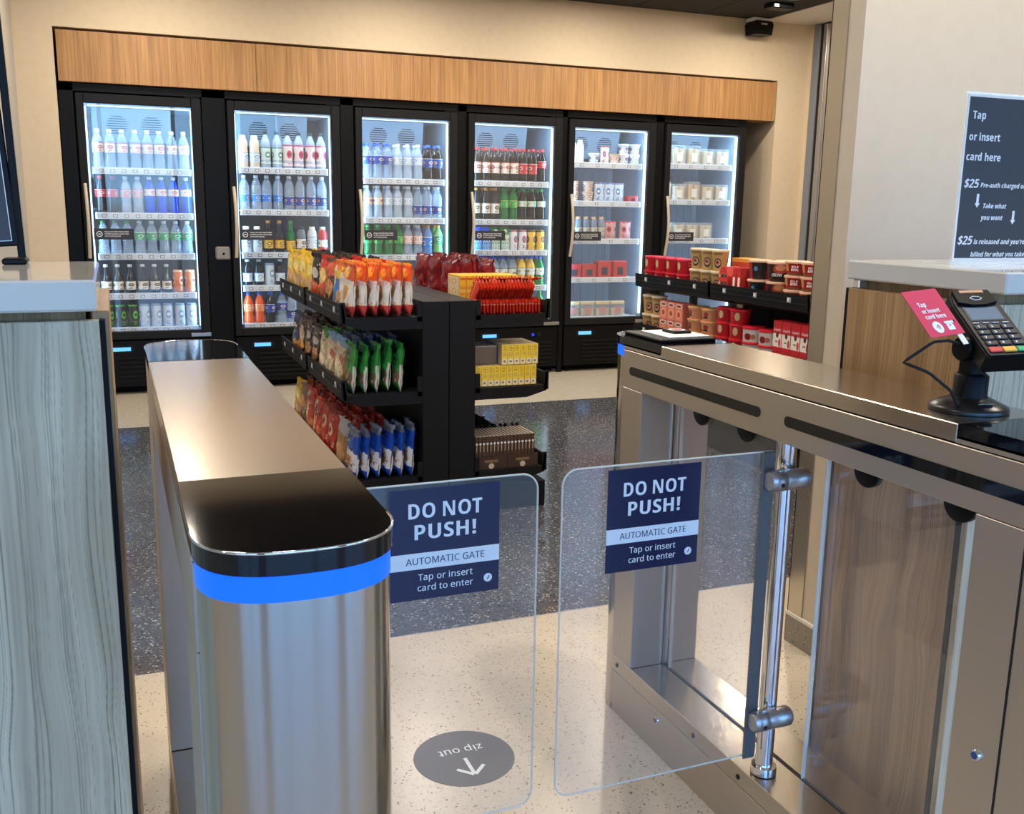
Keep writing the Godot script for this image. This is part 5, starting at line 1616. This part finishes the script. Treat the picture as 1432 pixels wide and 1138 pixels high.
func build_wall_unit() -> void:
	var u := thing("wall_shelf_unit", "black wall shelf unit loaded with noodle bowls and red tubs", "shelf", V(3.05, 0, -3.80))
	part("base_deck", slab_box(V(0.02, 0, -1.69), V(0.46, 0.13, 0.0), 0.003), mats.black_matt, u)
	part("kick_panel", slab_box(V(0.015, 0.012, -1.66), V(0.02, 0.112, -0.03)), mats.charcoal, u)
	# open back frame
	for z in [-1.68, -0.86, -0.03]:
		part("upright", slab_box(V(0.42, 0, z - 0.02), V(0.46, 1.02, z + 0.02), 0.002), mats.shelf_black, u)
	part("back_board", slab_box(V(0.43, 0.13, -1.12), V(0.445, 0.85, -0.04)), mats.shelf_black, u)
	for y in [0.866, 0.556, 0.20]:
		for b in [[0.0, 0.832, 3], [-0.852, 0.83, 3]]:
			tray(u, V(0.341, y, b[0]), -1.0, b[1], b[2])
			part("bracket", slab_box(V(0.341, y - 0.05, b[0] - b[1]), V(0.42, y, b[0])), mats.shelf_black, u)
	var red := rgb(190, 30, 40)
	var tub := cup(wrap_tex("tub_red", red, [["oval", 0.5, 0.45, 0.14, 0.3, rgb(222, 200, 150)], ["rect", 0.1, 0.2, 0.22, 0.06, rgb(226, 120, 130)], ["rect", 0.1, 0.4, 0.2, 0.05, rgb(226, 120, 130)]], 71), mat("tub_lid", rgb(206, 34, 52), 0.35), 0.050, 0.053, 0.074)
	var tubp := cup(wrap_tex("tub_red", red, [], 71), mat("tub_lid_pink", rgb(214, 44, 76), 0.35), 0.050, 0.053, 0.080)
	var noodle := cup(wrap_tex("cup_tan", rgb(196, 160, 104), [["oval", 0.5, 0.6, 0.24, 0.24, rgb(70, 50, 40)], ["oval", 0.5, 0.58, 0.19, 0.16, rgb(206, 180, 150)], ["oval", 0.47, 0.56, 0.12, 0.08, rgb(150, 60, 50)], ["rect", 0.2, 0.12, 0.6, 0.1, rgb(150, 112, 66)]], 72), mat("cup_lid", rgb(222, 206, 176), 0.5), 0.036, 0.0475, 0.112)
	var bowlb := cup(wrap_tex("bowl_black", rgb(44, 40, 42), [["rect", 0.0, 0.0, 0.28, 1.0, rgb(186, 40, 44)], ["oval", 0.45, 0.4, 0.09, 0.13, rgb(96, 160, 214)], ["rect", 0.7, 0.05, 0.2, 0.9, rgb(24, 24, 26)]], 73), mat("bowl_rim", rgb(222, 176, 150), 0.5), 0.048, 0.060, 0.094)
	var bowls := cup(wrap_tex("bowl_stir", rgb(58, 36, 34), [["oval", 0.55, 0.3, 0.32, 0.3, rgb(196, 70, 60)], ["oval", 0.55, 0.25, 0.22, 0.16, rgb(222, 160, 110)], ["rect", 0.28, 0.55, 0.6, 0.4, rgb(34, 24, 24)]], 74), mat("bowl_rim", rgb(222, 176, 150), 0.5), 0.048, 0.060, 0.094)
	var rice := cup(wrap_tex("bowl_rice", rgb(172, 40, 40), [["oval", 0.2, 0.4, 0.2, 0.3, rgb(206, 160, 90)], ["rect", 0.0, 0.86, 1.0, 0.1, rgb(50, 110, 60)], ["rect", 0.32, 0.2, 0.46, 0.55, rgb(178, 28, 36)]], 75), mat("bowl_rim", rgb(222, 176, 150), 0.5), 0.047, 0.058, 0.064)
	var bowlp := cup(wrap_tex("bowl_pink", rgb(214, 150, 110), [["oval", 0.5, 0.45, 0.28, 0.34, rgb(206, 176, 120)], ["oval", 0.5, 0.4, 0.16, 0.2, rgb(186, 60, 56)], ["rect", 0.3, 0.6, 0.34, 0.18, rgb(60, 40, 36)]], 76), mat("bowl_lid_tan", rgb(206, 150, 100), 0.45), 0.050, 0.060, 0.066)
	var tubw := cup(wrap_tex("tub_white", rgb(222, 216, 206), [["oval", 0.45, 0.6, 0.18, 0.24, rgb(150, 30, 40)], ["oval", 0.7, 0.6, 0.12, 0.18, rgb(180, 120, 100)], ["rect", 0.0, 0.0, 1.0, 0.12, red]], 77), mat("tub_lid", rgb(206, 34, 52), 0.35), 0.055, 0.058, 0.074)
	var t1 := 0.8675
	var x := 3.125
	var dz := "upper shelf of the wall unit"
	var k := 0
	for z in [-5.385, -5.258, -5.132, -5.005]:
		stack("red_tub", tub, 1, 0.08, V(x, t1, z), "red tub with cream figure, lower of pair, %s from cooler end" % ORD[k], "tub", "upper shelf")
		var o := copy(tubp, "red_tub", V(x, t1 + 0.0805, z))
		tag(o, "red tub with pink lid, upper of pair, %s from cooler end, upper shelf" % ORD[k], "tub", "packaged food on the wall unit, upper shelf")
		k += 1
	k = 0
	for z in [-4.875, -4.765, -4.655]:
		stack("noodle_cup", noodle, 2, 0.118, V(x, t1, z), "tan noodle cup, %s from the red tubs" % ORD[k], "cup", "upper shelf", 0.6)
		k += 1
	# pointed cartons
	var cf := wrap_tex("carton_red", rgb(206, 50, 44), [["rect", 0.32, 0.0, 0.36, 0.8, rgb(40, 36, 42)], ["oval", 0.5, 0.92, 0.22, 0.12, rgb(222, 190, 110)], ["rect", 0.42, 0.3, 0.16, 0.1, rgb(170, 140, 170)]], 78)
	k = 0
	for q in [[-4.53, 0.07], [-4.43, 0.03], [-4.385, 0.03]]:
		var o := thing("pasta_carton", "pointed red and black carton, %s from the tan cups, upper shelf" % ORD[k], "carton", V(3.11, t1, q[0]), "pointed red cartons on the wall unit")
		var hw: float = q[1] * 0.6
		part("carton_body", B().prism(PackedVector2Array([Vector2(-hw, 0), Vector2(hw, 0), Vector2(hw, 0.10), Vector2(hw * 0.5, 0.15), Vector2(-hw * 0.5, 0.15), Vector2(-hw, 0.10)]), -0.045, 0.045, 0), mat("carton_plain", rgb(190, 48, 44), 0.4), o)
		if k == 0:
			part("carton_face", slab_box(V(-0.0456, 0.004, -hw * 0.92), V(-0.045, 0.12, hw * 0.92)), cf, o)
		else:
			part("carton_strip", slab_box(V(-0.0456, 0.004, -hw * 0.4), V(-0.045, 0.10, hw * 0.5)), mats.paper, o)
		k += 1
	k = 0
	for z in [-4.285, -4.215]:
		stack("noodle_bowl", bowlb, 2, 0.1, V(x + 0.11 * k, t1, z), "black bowl with blue dot, %s from cartons" % ORD[k], "bowl", "upper shelf", 0.5)
		k += 1
	for q in [[-4.125, 2]]:
		for h in q[1]:
			var o := copy(bowls, "stir_fry_bowl", V(x, t1 + h * 0.1, q[0]), 0.9)
			letters(o, "STIR FRY", 0.052, 0.014, Transform3D(Basis(Vector3.UP, -PI / 2 + 0.7 - 0.9), Vector3.ZERO) * place(V(0, 0.034, 0.0545), V(-0.12, 0, 0)), mats.ink_white, true, 0.0, 0.054)
			tag(o, "dark stir fry bowl beside the rice bowls, %s of its stack" % ["lower", "upper"][h], "bowl", "stir fry bowls")
	k = 0
	for z in [-3.985, -3.86]:
		for h in 3:
			var o := copy(rice, "rice_bowl", V(x, t1 + h * 0.0705, z), 0.4)
			for q in [["RICE", 0.034, 0.044], ["BOWL", 0.036, 0.028]]:
				letters(o, q[0], q[1], 0.0125, Transform3D(Basis(Vector3.UP, -PI / 2 + 0.7 - 0.4), Vector3.ZERO) * place(V(0, q[2], 0.0555), V(-0.16, 0, 0)), mats.ink_white, true, 0.0, 0.055)
			tag(o, "red rice bowl cup, %s stack from the stir fry bowls, %s" % [ORD[k], ["lowest of its stack", "in its middle", "topmost"][h]], "bowl", "rice bowls at the end of the wall unit")
		k += 1
	# lower shelf
	var t2 := 0.5575
	dz = "lower shelf"
	k = 0
	for z in [-5.40, -5.29]:
		stack("noodle_cup", noodle, 2, 0.118, V(x, t2, z), "tan noodle cup, %s from cooler end" % ORD[k], "cup", "lower shelf", 0.7)
		k += 1
	var pinkm := wrap_tex("soup_box", rgb(222, 130, 108), [["oval", 0.5, 0.14, 0.4, 0.13, rgb(226, 214, 200)], ["oval", 0.5, 0.14, 0.3, 0.07, rgb(120, 60, 50)], ["oval", 0.5, 0.62, 0.32, 0.26, rgb(228, 172, 130)], ["oval", 0.5, 0.62, 0.2, 0.16, rgb(190, 70, 60)]], 79)
	for r in 2:
		for c in 3:
			var o := thing("soup_box", "pink box with oval badge, %s from the tan cups, %s row" % [ORD[c], ["lower", "upper"][r]], "box", V(3.12, t2 + r * 0.1085, -5.165 + c * 0.088), "pink boxes on the wall unit")
			part("box_body", slab_box(V(-0.04, 0, -0.0425), V(0.04, 0.107, 0.0425), 0.001), mat("soup_pink", rgb(214, 120, 100), 0.5), o)
			var f := MB.new()
			f.quad(V(-0.0404, 0.002, -0.041), V(-0.0404, 0.002, 0.041), V(-0.0404, 0.105, 0.041), V(-0.0404, 0.105, -0.041), V(-1, 0, 0), [Vector2(0, 1), Vector2(0.333, 1), Vector2(0.333, 0), Vector2(0, 0)])
			part("box_face", f, pinkm, o)
	k = 0
	for z in [-4.845, -4.705]:
		stack("noodle_bowl", bowlp, 3, 0.072, V(x, t2, z), "peach noodle bowl, %s from the pink boxes" % ORD[k], "bowl", "lower shelf", 0.4 * k)
		k += 1
	stack("red_tub", tub, 3, 0.080, V(x, t2, -4.56), "red tub beside the peach bowls", "tub", "lower shelf", 0.3)
	stack("red_tub", tub, 3, 0.080, V(x, t2, -4.437), "red tub beside the white tubs", "tub", "lower shelf", 0.5)
	k = 0
	for z in [-4.305, -4.165]:
		stack("cherry_tub", tubw, 2, 0.080, V(x, t2, z), "white and red cherry tub, %s from the red tubs" % ORD[k], "tub", "lower shelf", 0.4)
		k += 1
	var cm := wrap_tex("carton_soup", rgb(196, 36, 44), [["rect", 0.0, 0.42, 1.0, 0.46, rgb(226, 220, 210)], ["oval", 0.5, 0.44, 0.16, 0.1, rgb(90, 40, 40)], ["oval", 0.8, 0.7, 0.13, 0.14, rgb(200, 60, 50)], ["rect", 0.3, 0.66, 0.3, 0.05, rgb(120, 100, 90)]], 80)
	var ci := mat("carton_ink", rgb(236, 200, 204), 0.5)
	for r in 2:
		for c in 4:
			var hh := 0.062 if r == 0 else 0.155
			var o := thing("soup_carton", "red and white soup carton, %s from the cherry tubs, %s row" % [ORD[c], ["lower", "upper"][r]], "carton", V(3.12, t2 + r * 0.0635, -4.055 + c * 0.072), "red and white soup cartons")
			part("carton_body", slab_box(V(-0.034, 0, -0.034), V(0.034, hh, 0.034), 0.001), mat("soup_red", rgb(188, 34, 44), 0.4), o)
			if r == 1:
				var f := MB.new()
				f.quad(V(-0.0344, 0.002, -0.033), V(-0.0344, 0.002, 0.033), V(-0.0344, hh - 0.004, 0.033), V(-0.0344, hh - 0.004, -0.033), V(-1, 0, 0), [Vector2(0, 1), Vector2(0.333, 1), Vector2(0.333, 0), Vector2(0, 0)])
				part("carton_face", f, cm, o)
				letters(o, "Campbell's", 0.056, 0.017, place(V(-0.0346, 0.108, 0), V(0, -PI / 2, 0)), ci, true, 0.3)
	for o in [tub, tubp, noodle, bowlb, bowls, rice, bowlp, tubw]:
		o.free()
	# boxes seen over the cups
	var ob := thing("flat_box", "flat orange and yellow food box lying behind the tan cups", "box", V(3.27, t1, -4.55))
	part("box_body", slab_box(V(-0.05, 0, -0.13), V(0.05, 0.19, 0.10), 0.001), mat("box_amber", rgb(222, 150, 60), 0.5), ob)
	part("box_stripe", slab_box(V(-0.0506, 0.13, -0.128), V(-0.05, 0.17, 0.098)), mat("box_red", rgb(196, 70, 50), 0.5), ob)

func build_small_things() -> void:
	var c := thing("security_camera", "black box camera on a white bracket in the far corner", "camera", V(5.0, 2.856, -7.10))
	part("bracket", slab_box(V(-0.085, -0.03, -0.05), V(0.085, -0.002, 0.06), 0.004), mats.white, c)
	part("housing", B().prism(PackedVector2Array([Vector2(-0.075, -0.030), Vector2(0.075, -0.030), Vector2(0.092, -0.055), Vector2(0.080, -0.135), Vector2(-0.080, -0.135), Vector2(-0.092, -0.055)]), -0.05, 0.085, 2), mats.black, c)
	part("badge", slab_box(V(-0.03, -0.062, 0.085), V(0.03, -0.048, 0.087)), mats.grey_metal, c)
	var s := thing("ceiling_sensor", "small black sensor box fixed to the dark ceiling tiles", "sensor", V(4.80, 2.857, -6.56))
	part("housing", slab_box(V(-0.10, -0.04, -0.06), V(0.10, 0.0, 0.06), 0.008), mats.black, s)
	part("lens", slab_box(V(-0.085, -0.035, 0.06), V(-0.045, -0.012, 0.062)), mats.ink_white, s)
	var l := thing("lock_box", "grey key lock box mounted between two coolers", "lock box", V(0.716, 0.97, -7.2))
	part("case", slab_box(V(-0.05, -0.045, 0.0), V(0.05, 0.045, 0.035), 0.010), mat("lock_grey", rgb(146, 138, 130), 0.4, 0.3), l)
	part("key_hole", B().disc(V(0.004, -0.004, 0.0356), Vector3.BACK, 0.009, 14), mats.black, l)
